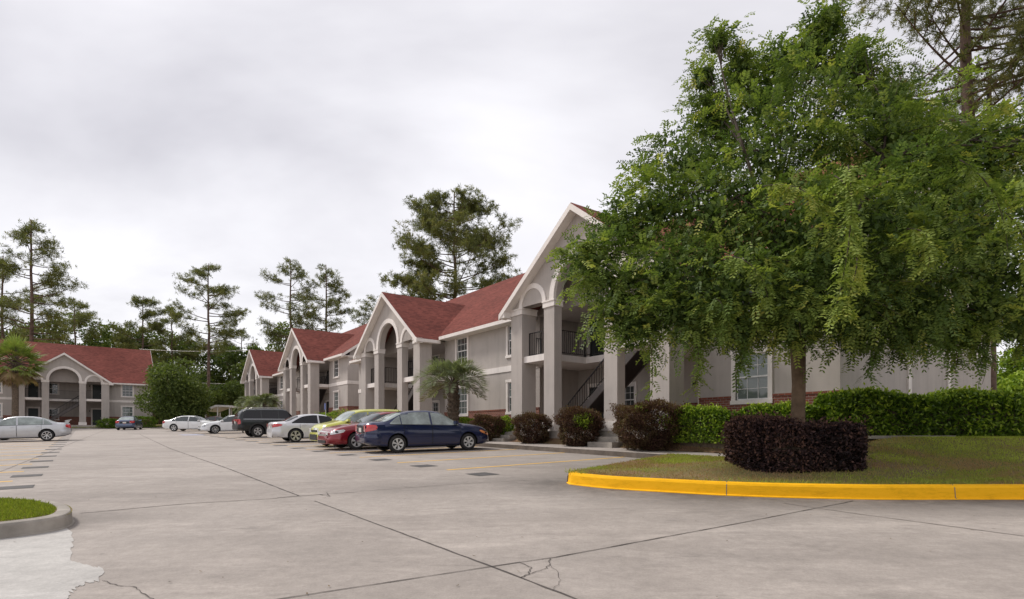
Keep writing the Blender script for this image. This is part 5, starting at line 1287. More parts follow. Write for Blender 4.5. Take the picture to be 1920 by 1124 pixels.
# ---- the big shade tree
def shade_tree():
    rng = np.random.default_rng(11); Y0 = 11.5; bx_, by_ = at(1494, Y0), Y0; gz = lawn_z(bx_, by_)
    base_ = np.array((bx_, by_, gz)); root = empty('shade_tree', base_.tolist(), label='big green shade tree with drooping compound leaves rising from the dark purple hedge', cat='tree')
    def W(px, py, Y): return np.array((at(px, Y), Y, zat(py, Y)))
    lobes = [(1110, 490, 62, 11.5), (1165, 425, 62, 12.0), (1160, 560, 70, 11.2), (1225, 390, 90, 12), (1190, 615, 50, 10.9), (1290, 310, 85, 12.2), (1340, 222, 52, 12.3), (1318, 148, 24, 12.2), (1385, 140, 38, 12.4), (1345, 82, 18, 12.2), (1435, 200, 78, 12.4),
             (1460, 125, 58, 12.6), (1535, 85, 55, 12.4), (1555, 42, 30, 12.4), (1600, 125, 55, 12.2), (1650, 205, 60, 12.5), (1730, 262, 66, 12.8), (1810, 285, 66, 12.6), (1885, 270, 66, 12.2), (1950, 300, 80, 11.8),
             (1340, 400, 105, 11.0), (1430, 300, 110, 11.2), (1540, 230, 115, 11.4), (1660, 270, 120, 11.2), (1780, 330, 120, 11.2), (1480, 440, 120, 10.2), (1620, 420, 130, 9.9), (1760, 470, 125, 9.9), (1880, 450, 120, 10.3), (1960, 520, 100, 10.6),
             (1250, 510, 85, 10.8), (1275, 590, 72, 10.6), (1370, 540, 110, 10.2), (1380, 605, 55, 10.4), (1490, 560, 92, 10.0), (1610, 550, 95, 9.9), (1480, 615, 52, 10.8), (1600, 618, 52, 10.6), (1730, 580, 85, 10.2), (1850, 585, 80, 10.5), (1940, 600, 75, 11.0), (1790, 625, 42, 11), (1700, 625, 44, 11),
             (1300, 450, 110, 13.2), (1430, 420, 150, 14.2), (1600, 380, 160, 14.6), (1780, 420, 150, 14.0), (1480, 545, 115, 13.8), (1660, 545, 115, 14.0), (1830, 550, 100, 13.2), (1340, 560, 85, 12.8), (1560, 490, 140, 12.2), (1240, 560, 60, 12.3), (1700, 470, 130, 12.4)]
    tube_ = MB(); fork = base_ + np.array((0.02, 0, 2.35)); 
    tr = [base_ - (0, 0, .2), base_ + (0, 0, .15), base_ + (.02, 0, .7), base_ + (.05, .02, 1.5), fork]
    tube_.tube([p.tolist() for p in tr], [.19, .155, .135, .13, .15], 14)
    LC = []; LR = []
    for (px, py, r_, Y) in lobes:
        c = W(px, py, Y); rr_ = r_ / FPX * Y; LC.append(c); LR.append(rr_)
    tube_.build('trunk', M['bark'], root, True); tube_ = MB()
    mains = []
    for k in range(9):
        a = 2 * math.pi * k / 9 + rng.uniform(-.2, .2); q = fork + np.array((math.cos(a) * 1.5, math.sin(a) * 1.3, 1.9 + (k % 3) * .75)); mid = (fork + q) / 2 + np.array((math.cos(a) * .1, math.sin(a) * .1, .35))
        pts = bez(fork - (0, 0, .12), mid, q, 8); tube_.tube(pts.tolist(), np.linspace(.075, .03, 8).tolist(), 8); mains.append(pts)
    alls = np.concatenate(mains)
    tw_pts = []
    for c, r_ in zip(LC, LR):
        d = np.linalg.norm(alls - c, axis=1) + 0.8 * np.maximum(0, alls[:, 2] - c[2]); s0 = alls[np.argmin(d)]
        mid = (s0 + c) / 2 + np.array((0, 0, .35)) + rng.normal(size=3) * .12; pts = bez(s0, mid, c, 8); tube_.tube(pts.tolist(), np.linspace(.026, .012, 8).tolist(), 6)
        for k in range(6):
            d_ = norm_(rng.normal(size=3) + np.array((0, -.2, .25))); e_ = c + d_ * r_ * 1.0; p2 = bez(pts[5], (pts[5] + e_) / 2 + (0, 0, .15), e_, 5); tube_.tube(p2.tolist(), np.linspace(.011, .004, 5).tolist(), 4)
    tube_.build('limbs', M['limb'], root, True)
    C, D, S_, TI = [], [], [], []
    for i, (c, r_) in enumerate(zip(LC, LR)):
        back = lobes[i][3] > 12.9; dens = 255 if not back else 130
        n = int(dens * (r_ / .9) ** 2) + 60
        d = rnd_unit(rng, n); rad = r_ * rng.uniform(.35, 1.0, n) ** .6 * (1 + .22 * rng.normal(size=n) * (rng.uniform(size=n) < .35))
        p = c + d * rad[:, None] * np.array((1, .85, .82))
        # twig clusters : pull points towards a set of twig tips so gaps open between them
        tips = c + rnd_unit(rng, 16) * r_ * rng.uniform(.6, 1.2, 16)[:, None] * np.array((1, .85, .85)); ti = rng.integers(0, 16, n)
        p = np.where((rng.uniform(size=n) < .72)[:, None], tips[ti] + rng.normal(size=(n, 3)) * np.array((.17, .17, .09)), p)
        out_ = norm_(p - c + np.array((0, 0, .1))) ; dirs = norm_(out_ * .8 + rng.normal(size=(n, 3)) * .45 + np.array((0, 0, -.25)))
        lt = rng.uniform(size=16); tint = np.clip(.18 + .48 * lt[ti] ** 1.3 + rng.normal(size=n) * .1 + (i % 5) * .03, 0, 1); tint = np.where(rng.uniform(size=n) < .05, tint + .4, tint)  # light and dark twig clumps put sunlit contrast into the leaf colour
        a, b, s, t_ = sprays(rng, p, dirs, rng.uniform(.18, .36, n), 6, .085, .036, tint, .22)
        C.append(a); D.append(b); S_.append(s); TI.append(t_)
    # inner leaf mass
    n = 48000; li = rng.integers(0, len(LC), n); cc = np.array(LC)[li]; rr_ = np.array(LR)[li]; p = cc + rnd_unit(rng, n) * (rr_ * rng.uniform(0, .85, n))[:, None]
    d = rnd_unit(rng, n); C.append(p); D.append(d); S_.append(side_of(rng, d)); TI.append(rng.uniform(.05, .5, n)); nin = n  # darker tints put the crown's inner shade into these leaves
    c = np.concatenate(C); d = np.concatenate(D); s = np.concatenate(S_); t_ = np.concatenate(TI)
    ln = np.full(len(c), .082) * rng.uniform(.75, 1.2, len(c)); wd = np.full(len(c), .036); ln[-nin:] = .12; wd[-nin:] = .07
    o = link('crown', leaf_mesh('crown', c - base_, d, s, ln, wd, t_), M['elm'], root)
    # hanging pale shoots, yellowish twig groups
    C, D, S_, TI = [], [], [], []
    def shoot(px0, py0, px1, py1, Y, n, bright, sp=.10):
        a = W(px0, py0, Y); b = W(px1, py1, Y - .2); mid = (a + b) / 2 + np.array((.12, -.25, .25)); pts = bez(a, mid, b, 14); MB().tube([(q - base_).tolist() for q in pts], np.linspace(.012, .004, 14).tolist(), 4).build('twig', M['limb'], root)
        ii = rng.integers(0, 13, n); fr_ = rng.uniform(size=n)[:, None]; p = pts[ii] * (1 - fr_) + pts[ii + 1] * fr_ + rng.normal(size=(n, 3)) * .02
        dirs = norm_(rng.normal(size=(n, 3)) * np.array((1, .8, .3)) + np.array((0, -.2, -.75))); x_, y_, z_, t_ = sprays(rng, p, dirs, rng.uniform(.16, .30, n), 6, .085, .036, bright + rng.normal(size=n) * .08, .3)
        C.append(x_); D.append(y_); S_.append(z_); TI.append(t_)
    shoot(1590, 310, 1565, 590, 8.7, 95, .66); shoot(1565, 330, 1600, 470, 8.8, 30, .55); shoot(1600, 470, 1575, 590, 8.7, 30, .8)
    shoot(1800, 300, 1890, 480, 9.0, 45, .6); shoot(1885, 400, 1918, 560, 9.1, 34, .72)
    shoot(1700, 430, 1740, 500, 9.0, 40, .72); shoot(1430, 350, 1540, 400, 9.3, 60, .78); shoot(1360, 480, 1440, 560, 9.5, 40, .58)
    shoot(1130, 470, 1045, 470, 11.3, 70, .66); shoot(1150, 520, 1060, 545, 11.2, 60, .60); shoot(1180, 500, 1120, 610, 11.0, 50, .58); shoot(1300, 640, 1300, 735, 10.6, 30, .55)
    shoot(1200, 600, 1222, 735, 10.8, 30, .5); shoot(1340, 560, 1350, 640, 9.9, 40, .5); shoot(1760, 640, 1790, 700, 10.5, 30, .45); shoot(1820, 640, 1842, 720, 10.6, 24, .4)
    shoot(1390, 640, 1380, 700, 10.3, 30, .35); shoot(1640, 640, 1620, 705, 10.4, 30, .35); shoot(1480, 120, 1560, 12, 12.2, 50, .5); shoot(1400, 110, 1315, 55, 12.2, 45, .45); shoot(1340, 200, 1275, 195, 12.2, 40, .42); shoot(1270, 330, 1200, 310, 12, 30, .42)
    c = np.concatenate(C); n = len(c); sh = link('hanging_shoots', leaf_mesh('hanging_shoots', c - base_, np.concatenate(D), np.concatenate(S_), np.full(n, .085), np.full(n, .036), np.concatenate(TI)), M['elm'], root)
    for ch in root.children:
        if ch.name.startswith(('trunk', 'limbs')): ch.data.transform(Matrix.Translation(Vector((-base_).tolist())))
shade_tree()
# ---- hedges & bushes
def leafy_blob(rng, n, dims, box=0.0, layer=0.0, seedn=0.35):
    """points on a lumpy ellipsoid / rounded box shell, z from 0"""
    d = rnd_unit(rng, n); 
    if box: m_ = np.max(np.abs(d), axis=1, keepdims=True); d = d * (1 - box) + d / m_ * box
    ph = rng.uniform(0, 6.28, 6); f = 1 + .11 * np.sin(d[:, 0] * 5 + ph[0]) * np.cos(d[:, 1] * 5 + ph[1]) + .09 * np.sin(d[:, 2] * 7 + ph[2] + d[:, 0] * 4) + .04 * np.sin(d[:, 0] * 11 + ph[3]) * np.sin(d[:, 2] * 9 + ph[4])
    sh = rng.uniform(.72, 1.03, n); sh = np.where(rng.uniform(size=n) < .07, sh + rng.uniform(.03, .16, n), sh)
    p = d * np.array(dims) / 2 * (f * sh)[:, None]; p[:, 2] += dims[2] / 2; return p, d, sh
def bush(loc, dims, m, n, ln, wd, label, name, cat, group=None, box=0.0, seed=0, flat=.4, tint=(.1, .9), stems=True, extra=None, rz=0.0):
    rng = np.random.default_rng(seed); root = empty(name, loc, rz, label=label, cat=cat, group=group)
    p, d, sh = leafy_blob(rng, n, dims, box); p[:, 2] = np.maximum(p[:, 2], .02)
    if name == 'purple_bush': p[:, :2] *= (.80 + .34 * np.clip(p[:, 2:3] / dims[2], 0, 1)); lay = np.sin(p[:, 2] * 26 + d[:, 0] * 3 + d[:, 1] * 2); p[:, :2] *= (1 + .035 * lay)[:, None]
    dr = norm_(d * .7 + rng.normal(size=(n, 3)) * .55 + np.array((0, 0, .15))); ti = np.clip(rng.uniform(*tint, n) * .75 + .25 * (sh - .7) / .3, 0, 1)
    k = vnoise(p[:, 0] * 4, p[:, 2] * 5 + p[:, 1] * 3, 1.5, seed) * .25; me = leaf_mesh('foliage', p, dr, side_of(rng, dr, flat), ln * rng.uniform(.7, 1.25, n), wd * rng.uniform(.8, 1.2, n), ti + k); link('foliage', me, m, root)
    if stems:
        t_ = MB()
        for i in range(9):
            a = rng.uniform(0, 6.28); e_ = (dims[0] * .33 * math.cos(a), dims[1] * .33 * math.sin(a), dims[2] * .75); t_.tube([(.05 * math.cos(a), .05 * math.sin(a), -.05), (e_[0] * .4, e_[1] * .4, e_[2] * .5), e_], [.022, .015, .006], 5)
        t_.build('stems', M['bark'], root)
    if extra:
        for (ex, ey, ez, r_, nn_) in extra:
            q = rnd_unit(rng, nn_); q = np.array((ex, ey, ez)) + q * r_ * rng.uniform(.3, 1, nn_)[:, None] * np.array((1, .6, .8)); dd = norm_(rng.normal(size=(nn_, 3)) + np.array((0, 0, .4)))
            link('new_growth', leaf_mesh('new_growth', q, dd, side_of(rng, dd, flat), ln * 1.3, wd * 1.2, rng.uniform(.4, .95, nn_)), M['hedge'], root)
    return root
GB = 'clipped purple bushes along the near block'
def bz_of(p): a, b = ab_of(*p); return bedz(a, b)
for (px, Y, w_, h_, sd, lb, ex) in ((1213, 18.2, 2.05, 1.55, 1, 'largest purple-leaved bush, right of the porch steps nearest the dark hedge', [(.35, -.75, .95, .3, 160), (-.3, -.5, 1.35, .25, 60)]),
                                  (1087, 20.9, 1.62, 1.42, 2, 'purple bush with a bright green patch between two pale porch pillars', [(.05, -.6, .95, .42, 420)]),
                                  (997, 23.2, 1.52, 1.22, 3, 'plain dark purple bush in front of the second porch pillar', []),
                                  (914, 25.6, 1.45, 1.18, 4, 'reddish bush just beyond the nose of the dark blue car', [(-.1, -.45, .45, .3, 120)])):
    p = (at(px, Y), Y); bush((*p, bz_of(p) - .03), (w_, w_ * .85, h_), M['loro'], int(21000 * w_ * h_ / 2.2), .075, .034, lb, 'purple_bush', 'bush', GB, .42, sd, .8, extra=ex)
for (px, Y, w_, h_, sd, lb, nm) in ((948, 25.9, .95, .95, 5, 'small green shrub squeezed between two purple bushes at the near porch', 'green_shrub'), (877, 28.6, 1.6, .95, 6, 'low green shrub at the foot of the palm behind the dark blue car', 'green_shrub'),
                                 (845, 29.5, 1.2, .8, 16, 'low green shrub left of the palm trunk', 'green_shrub'),
                                 (632, 39.5, 3.1, 1.55, 7, 'rounded bright green shrub at the corner of the second block behind the silver car', 'green_shrub'), (603, 43, 1.8, 1.2, 17, 'lower green shrub beside the blue sign', 'green_shrub')):
    p = (at(px, Y), Y); bush((*p, bz_of(p) - .03), (w_, w_ * .8, h_), M['hedge'], 5200, .085, .05, lb, nm, 'shrub', None, .2, sd, .4)
# shrubs along the far block
for i, (px, Y, w_, h_, lb) in enumerate(((211, 69, 3.4, 1.1, 'clipped shrub left of the slate blue car'), (268, 70, 3.2, 1.4, 'clipped shrub right of the slate blue car by the wall corner'), (222, 70.5, 1.4, 1.0, 'small clipped shrub behind the slate blue car'))):
    x = at(px, Y); a, b = ab_of(x, Y); bush((x, Y, czf(a, b) - .05), (w_, 1.4, h_), M['hedge'], 2600, .16, .10, lb, 'clipped_shrub', 'shrub', 'shrubs along the far block', .4, 30 + i, .3, (.0, .5))
# hedges
def hedge(p0, p1, wd, ht, m, n, ln, w_, label, seed, zf, name='hedge', box=1, top_bumps=.05, tint=(.05, .95), cat='hedge', dv=.09):
    rng = np.random.default_rng(seed); p0 = np.array(p0); p1 = np.array(p1); L_ = np.linalg.norm(p1 - p0); u = (p1 - p0) / L_; v = np.array((-u[1], u[0])); mid = (p0 + p1) / 2
    root = empty(name, (mid[0], mid[1], zf(*mid)), label=label, cat=cat)
    A_f = L_ * ht; A_t = L_ * wd; A_e = wd * ht; tot = 2 * A_f + A_t * 1.4 + 2 * A_e; k = rng.uniform(0, tot, n); s = rng.uniform(-.5, .5, n) * L_; q = rng.uniform(-.5, .5, n) * wd; z = rng.uniform(0, 1, n) * ht; nr = np.zeros((n, 3))
    f1 = k < A_f; f2 = (k >= A_f) & (k < 2 * A_f); f3 = (k >= 2 * A_f) & (k < 2 * A_f + A_t * 1.4); f4 = k >= 2 * A_f + A_t * 1.4
    q = np.where(f1, -wd / 2, np.where(f2, wd / 2, q)); z = np.where(f3, ht, z); fr0 = rng.uniform(size=n); s = np.where(f4, np.sign(rng.normal(size=n)) * L_ / 2, s)
    nr[:, 1] = np.where(f1, -1, np.where(f2, 1, 0)); nr[:, 2] = f3; nr[:, 0] = np.where(f4, np.sign(s), 0)
    r_ = np.minimum(1, np.maximum(0, (z - ht * .78) / (ht * .22))); q = q * (1 - .14 * r_ ** 2); s = s * (1 - .05 * r_ ** 2 / max(1, L_ / 3)); cr = np.clip((np.abs(s) - (L_ / 2 - wd * .35)) / (wd * .35), 0, 1); cq = np.clip((np.abs(q) - wd * .22) / (wd * .28), 0, 1); sh_ = np.clip(cr * cq, 0, 1) ** 2 * wd * .10; s = s - np.sign(s) * sh_; q = q - np.sign(q) * sh_
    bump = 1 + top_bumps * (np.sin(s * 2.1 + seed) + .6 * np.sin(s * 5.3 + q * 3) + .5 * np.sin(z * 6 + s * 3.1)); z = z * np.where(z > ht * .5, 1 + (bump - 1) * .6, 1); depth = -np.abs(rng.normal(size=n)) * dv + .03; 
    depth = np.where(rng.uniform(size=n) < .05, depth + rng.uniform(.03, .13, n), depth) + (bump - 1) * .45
    P_ = np.stack([u[0] * s + v[0] * q, u[1] * s + v[1] * q, z], 1); NR = np.stack([u[0] * nr[:, 0] + v[0] * nr[:, 1], u[1] * nr[:, 0] + v[1] * nr[:, 1], nr[:, 2]], 1); P_ = P_ + NR * depth[:, None]
    gz = np.array([zf(mid[0] + a, mid[1] + b) for a, b in zip(P_[::40, 0], P_[::40, 1])]).mean() - zf(*mid); P_[:, 2] += gz - .02
    dr = norm_(NR * .55 + rng.normal(size=(n, 3)) * .6 + np.array((0, 0, .25))); kk = vnoise(P_[:, 0] * 3 + P_[:, 1] * 2, P_[:, 2] * 5, 1.6, seed) * .3
    ti = tint[0] + (tint[1] - tint[0]) * rng.uniform(size=n) ** 1.5 * .8 + np.clip(depth * 3.2 + .12, -.1, .42) + kk * .6 + .12 * f3  # lighter top and darker gaps: light and shade put into leaf colour
    link('foliage', leaf_mesh('foliage', P_, dr, side_of(rng, dr, .2), ln * rng.uniform(.7, 1.25, n), w_ * rng.uniform(.8, 1.2, n), ti), m, root)
    # dense twiggy core so that no daylight shows through
    c = MB(); hx, hy = u * (L_ / 2 - .26), v * (wd / 2 - .26); lo = [(-hx - hy), (hx - hy), (hx + hy), (-hx + hy)]
    c.hexa([(a[0], a[1], gz - .3) for a in lo], [(a[0] * .97, a[1] * .97, ht * .80 + gz) for a in lo]); c.build('inner_twigs', M['palmbark'], root); return root
hz_ = lambda x, y: lawn_z(x, y)
Yh = 10.15; x0, x1 = at(1380, Yh + .9), at(1640, Yh + .15)
hedge((x0, Yh + .85), (x1, Yh + .85), 1.7, .90, M['lorodark'], 36000, .072, .036, 'square clipped very dark purple hedge round the trunk of the shade tree', 3, lambda x, y: lawn_z(x, Yh + .1) - .03, 'dark_hedge', top_bumps=.085, dv=.11)
Yg = 14.3
hedge((at(1548, Yg) , Yg), (17.5, Yg + .3), 1.5, 1.05, M['hedge'], 52000, .115, .052, 'long bright green clipped hedge running right from the corner of the near block', 4, lambda x, y: 1.20, top_bumps=.08, dv=.16, tint=(.0, .85))
hedge(AB(11.35, 15.2), AB(6.7, 15.05), 1.0, .98, M['hedge'], 26000, .10, .046, 'shorter green hedge under the ground floor window left of the tree trunk', 5, lambda x, y: 1.02, top_bumps=.07, dv=.11, tint=(.0, .9))
# pale edging kerb at the lawn's back by the long hedge
mb = MB().box(at(1630, 13.4), at(1790, 13.4), 13.36, 13.46, 1.16, 1.235); tag(mb.build('edging_stone', M['kerb_grey']), kind='structure')
# ---- pines
def pine(x, y, z0, H, crown_base, Rr, seed, label, lean=0.0, nl=26, needle=.42, shape='round', group='tall pines', dens=1.0, name='pine_tree', trunk_r=None, clump=13):
    rng = np.random.default_rng(seed); root = empty(name, (x, y, z0), label=label, cat='tree', group=group); tb = MB(); tr_ = trunk_r or H * .0115
    n = 12; ax = [(lean * (i / n) ** 1.3 * H * .1 + rng.normal() * .06, rng.normal() * .06, H * i / n - (.3 if i == 0 else 0)) for i in range(n + 1)]
    tb.tube(ax, [tr_ * (1.15 if i == 0 else 1) * (1 - .78 * (i / n) ** 1.2) for i in range(n + 1)], 8); ax = np.array(ax)
    def axp(z): k = min(n - .001, max(0, z / H * n)); i = int(k); return ax[i] * (1 - k + i) + ax[i + 1] * (k - i)
    CL = []
    for k in range(nl):
        f = (k + rng.uniform(0, 1)) / nl; z = H * (crown_base + (1 - crown_base) * f * .97); p0 = axp(z)
        prof = {'round': math.sin(math.pi * min(1, .18 + .80 * f)) ** .8, 'cone': (1 - f) ** .7 * .9 + .12, 'wide': np.interp(f, [0, .12, .45, .75, .92, 1], [.8, 1.0, .92, .70, .52, .25]), 'column': .75 - .35 * f, 'sparse': .5 + .5 * math.sin(math.pi * (.1 + .85 * f))}[shape]
        L_ = Rr * prof * rng.uniform(.62, 1.12); a = rng.uniform(0, 6.28) if k % 2 else (0 if rng.uniform() < .5 else math.pi) + rng.normal() * .5; up = rng.uniform(-.05, .35) + .3 * f
        d = np.array((math.cos(a), math.sin(a), up)); q = p0 + d * L_; q[2] = min(q[2], H * (.985 - .02 * (k % 3))); mid = (p0 + q) / 2 + np.array((0, 0, -.10 * L_ + rng.normal() * .1)); pts = bez(p0, mid, q, 7)
        tb.tube(pts.tolist(), (np.linspace(1, .25, 7) * tr_ * (.32 - .14 * f) * (.55 if trunk_r else 1)).tolist(), 5)
        ns = 2 + int(L_ / Rr * 5)
        for j in range(ns):
            t_ = .38 + .62 * (j + rng.uniform()) / ns; i = min(5, int(t_ * 6)); b0 = pts[i] * (1 - (t_ * 6 - i)) + pts[min(6, i + 1)] * (t_ * 6 - i)
            sd_ = np.array((-d[1], d[0], 0)) * rng.choice((-1, 1)) * rng.uniform(.3, 1) + d * .6 + np.array((0, 0, rng.uniform(-.1, .6))); sl = L_ * .32 * rng.uniform(.5, 1.1); e_ = b0 + sd_ * sl
            tb.tube([b0.tolist(), ((b0 + e_) / 2 + (0, 0, .05)).tolist(), e_.tolist()], [tr_ * .07, tr_ * .05, tr_ * .025], 4); CL += [(b0 + e_) / 2, e_]
        CL.append(q)
    tb.build('trunk', M['pbark'], root, True); CL = np.array(CL); cl = []
    for _ in range(int(4 * dens + .5)): cl.append(CL + rng.normal(size=CL.shape) * np.array((Rr * .07, Rr * .07, Rr * .045)))
    cl = np.concatenate(cl); cl[:, 2] = np.minimum(cl[:, 2], H * 1.0); tn = rng.uniform(.1, .85, len(cl)); m_ = clump; nn_ = len(cl) * m_; c = np.repeat(cl, m_, 0); ti = np.repeat(tn, m_) + rng.normal(size=nn_) * .1
    d = norm_(rng.normal(size=(nn_, 3)) + np.array((0, 0, .45))); ln = needle * rng.uniform(.7, 1.3, nn_); c = c + d * ln[:, None] * .5
    link('crown', leaf_mesh('crown', c, d, side_of(rng, d), ln, needle * .13, ti), M['pine'], root); return root
def pine_at(px, topy, Y, cb, Rpx, seed, label, gz=None, **kw):
    x = at(px, Y); z0 = (T(x, Y) - .1) if gz is None else gz; H = zat(topy, Y) - z0; return pine(x, Y, z0, H, cb, Rpx / FPX * Y, seed, label, **kw)
pine_at(852, 362, 68, .36, 112, 21, 'broad crowned pine standing behind the roof of the near block', nl=64, dens=2.0, shape='wide', needle=.44, clump=18)
pine_at(545, 487, 96, .42, 66, 22, 'slender round topped pine, left one of the pair above the second block', nl=34, dens=1.0, needle=.46)
pine_at(612, 497, 98, .40, 62, 23, 'slender pine, right one of the pair above the second block', nl=34, shape='cone', dens=1.0, needle=.46)
pine_at(391, 494, 90, .44, 60, 24, 'tall pine with a bare trunk and rounded top in the middle of the gap', nl=36, dens=1.05, needle=.44)
pine_at(60, 412, 84, .42, 82, 25, 'tall layered pine behind the far building at left', nl=40, shape='cone', dens=1.1, needle=.5, lean=-.05)
pine_at(5, 480, 95, .40, 60, 26, 'pine cut by the left edge of the picture', nl=30, dens=1.1, needle=.44)
pine_at(268, 555, 105, .30, 52, 27, 'shorter full pine right of the far roof', nl=30, dens=1.2, needle=.5)
pine_at(322, 575, 110, .30, 48, 28, 'shorter pine just left of the bare trunked one', nl=26, dens=1.2, needle=.5)
pine_at(452, 615, 112, .35, 50, 29, 'low spreading pine left of the second block', nl=24, dens=.8, needle=.5)
pine_at(140, 560, 108, .25, 58, 30, 'bushy pine behind the far roof ridge', nl=28, dens=1.3, needle=.5)
pine_at(718, 548, 110, .55, 46, 31, 'pine tip showing over the second gable of the near block', nl=20, dens=.8, needle=.5)
# large pine at right, top out of frame
xr, Yr = at(1812, 30), 30.0
pine(xr, Yr, .9, 33.0, .50, 7.6, 33, 'large pine behind the right end of the near block with bare lower limbs', nl=74, needle=.24, shape='wide', dens=3.0, trunk_r=.44, clump=24)
def rtrunk():
    x, y = at(1858, 29.5), 29.5; e_ = empty('pine_tree', (x, y, .9), label='thin reddish pine trunk just right of the end wall of the near block', cat='tree', group='tall pines'); MB().tube([(0, 0, -.3), (0, 0, 5), (-.1, 0, 12), (0, .1, 19)], [.24, .22, .18, .08], 8).build('trunk', M['pbark'], e_, True)
    rng = np.random.default_rng(8); cl = np.array((0, 0, 17)) + rng.normal(size=(120, 3)) * np.array((1.6, 1.6, 1.8)); c = np.repeat(cl, 22, 0); d = norm_(rng.normal(size=(len(c), 3))); link('crown', leaf_mesh('crown', c + d * .15, d, side_of(rng, d), .35, .06, rng.uniform(0, 1, len(c))), M['pine'], e_)
rtrunk()
# ---- broad-leaved trees beyond
def broad(px, topy, Y, Rpx, seed, label, gz=None, base=.15, n=9000, ls=.34, m='broad', tint=(.05, .95), group='leafy trees beyond the buildings', name='leafy_tree', nl=16, flat=.9):
    rng = np.random.default_rng(seed); x = at(px, Y); z0 = (T(x, Y) - .1) if gz is None else gz; H = zat(topy, Y) - z0; Rr = Rpx / FPX * Y; root = empty(name, (x, Y, z0), label=label, cat='tree', group=group); tb = MB()
    tb.tube([(0, 0, -.3), (.05, 0, H * .25), (0, .1, H * .6)], [H * .028, H * .02, H * .008], 7); C = []; TI = []; D = []
    cz0 = H * base; ch = H - cz0
    for k in range(nl):
        a = rng.uniform(0, 6.28); f = (k + .5) / nl; zc = cz0 + ch * (.18 + .68 * f); rad = Rr * (math.sin(math.pi * (.2 + .62 * f)) ** .8) * rng.uniform(.3, .72); c0 = np.array((math.cos(a) * rad, math.sin(a) * rad * flat, zc)); lr = Rr * rng.uniform(.26, .42)
        tb.tube([(0, 0, min(zc * .6, H * .3)), (c0 * .5 + (0, 0, zc * .05)).tolist(), c0.tolist()], [H * .009, H * .006, H * .002], 5)
        m_ = n // nl; d = rnd_unit(rng, m_); rr_ = lr * rng.uniform(.55, 1.0, m_) ** .5 * (1 + .15 * rng.normal(size=m_)); p = c0 + d * rr_[:, None] * np.array((1.05, 1, .82)); C.append(p); D.append(norm_(d * .5 + rng.normal(size=(m_, 3)) * .7)); TI.append(rng.uniform(*tint, m_) * .6 + rng.uniform(0, .4) + rng.uniform(-.05, .05, m_))
    c = np.concatenate(C); c[:, 2] = np.maximum(c[:, 2], .1); d = np.concatenate(D); nn_ = len(c); tb.build('trunk', M['bark'], root, True)
    link('crown', leaf_mesh('crown', c, d, side_of(rng, d, .3), ls * rng.uniform(.6, 1.3, nn_), ls * .62, np.concatenate(TI)), M[m], root); return root
broad(332, 678, 70, 72, 41, 'round dark green tree at the right corner of the far building', base=.02, n=17000, ls=.30, tint=(.1, .95), nl=24)
broad(425, 712, 86, 46, 42, 'low green tree behind the carport', base=.0, n=9000, ls=.34)
for i, (px, ty, Y, r_, lb) in enumerate(((20, 590, 116, 62, 'leafy tree rising behind the left palm'), (95, 565, 118, 70, 'leafy tree behind the tall layered pine'), (165, 590, 120, 62, 'leafy tree behind the middle of the far roof'), (205, 625, 125, 50, 'small leafy tree above the far roof right end'), (235, 590, 112, 55, 'leafy tree at the right end of the far roof'),
                                        (285, 600, 118, 62, 'full leafy tree behind the round dark tree'), (345, 615, 116, 58, 'leafy tree left of the bare pine trunk'), (405, 640, 112, 55, 'leafy tree right of the bare pine trunk'), (455, 632, 106, 50, 'leafy tree touching the left gable of the second block'), (375, 700, 98, 50, 'undergrowth tree low in the gap'), (475, 668, 104, 50, 'undergrowth tree beside the second block'),
                                        (540, 590, 120, 44, 'leafy tree below the pine pair, left'), (600, 600, 124, 44, 'leafy tree below the pine pair, right'), (-60, 560, 112, 80, 'leafy tree off the left edge'), (300, 700, 100, 50, 'undergrowth tree behind the round dark tree'))):
    broad(px, ty, Y, r_, 50 + i, lb, base=.02, n=6500, ls=.55, nl=16)
for i, (px, ty, Y, r_, lb) in enumerate(((1905, 640, 45, 75, 'pale green tree at the right edge beyond the end wall'), (1990, 560, 52, 110, 'leafy tree off the right edge'), (1935, 690, 40, 60, 'low green growth at the right edge above the hedge'))):
    broad(px, ty, Y, r_, 80 + i, lb, gz=1.0, base=.02, n=7500, ls=.26, m='hedge' if i != 1 else 'broad', tint=(.2, 1), nl=16)
# far wooded backdrop as one mass
rng = np.random.default_rng(99); n = 80000; t_ = rng.uniform(0, 1, n); ang = R(-120) + t_ * R(240); rad = rng.uniform(150, 190, n); x = np.sin(ang) * rad; y = np.cos(ang) * rad
hh = 9 + 4.5 * (np.sin(ang * 23) + .6 * np.sin(ang * 57 + 1)) * .6; z = 3 + rng.uniform(0, 1, n) ** .8 * hh; pz_ = np.stack([x, y, z], 1); d = norm_(rng.normal(size=(n, 3))); 
tag(link('woodland', leaf_mesh('woodland', pz_, d, side_of(rng, d), 2.0, 1.3, rng.uniform(0, 1, n)), M['broad']), 'distant belt of woodland closing the view behind the buildings', 'woodland', kind='stuff')
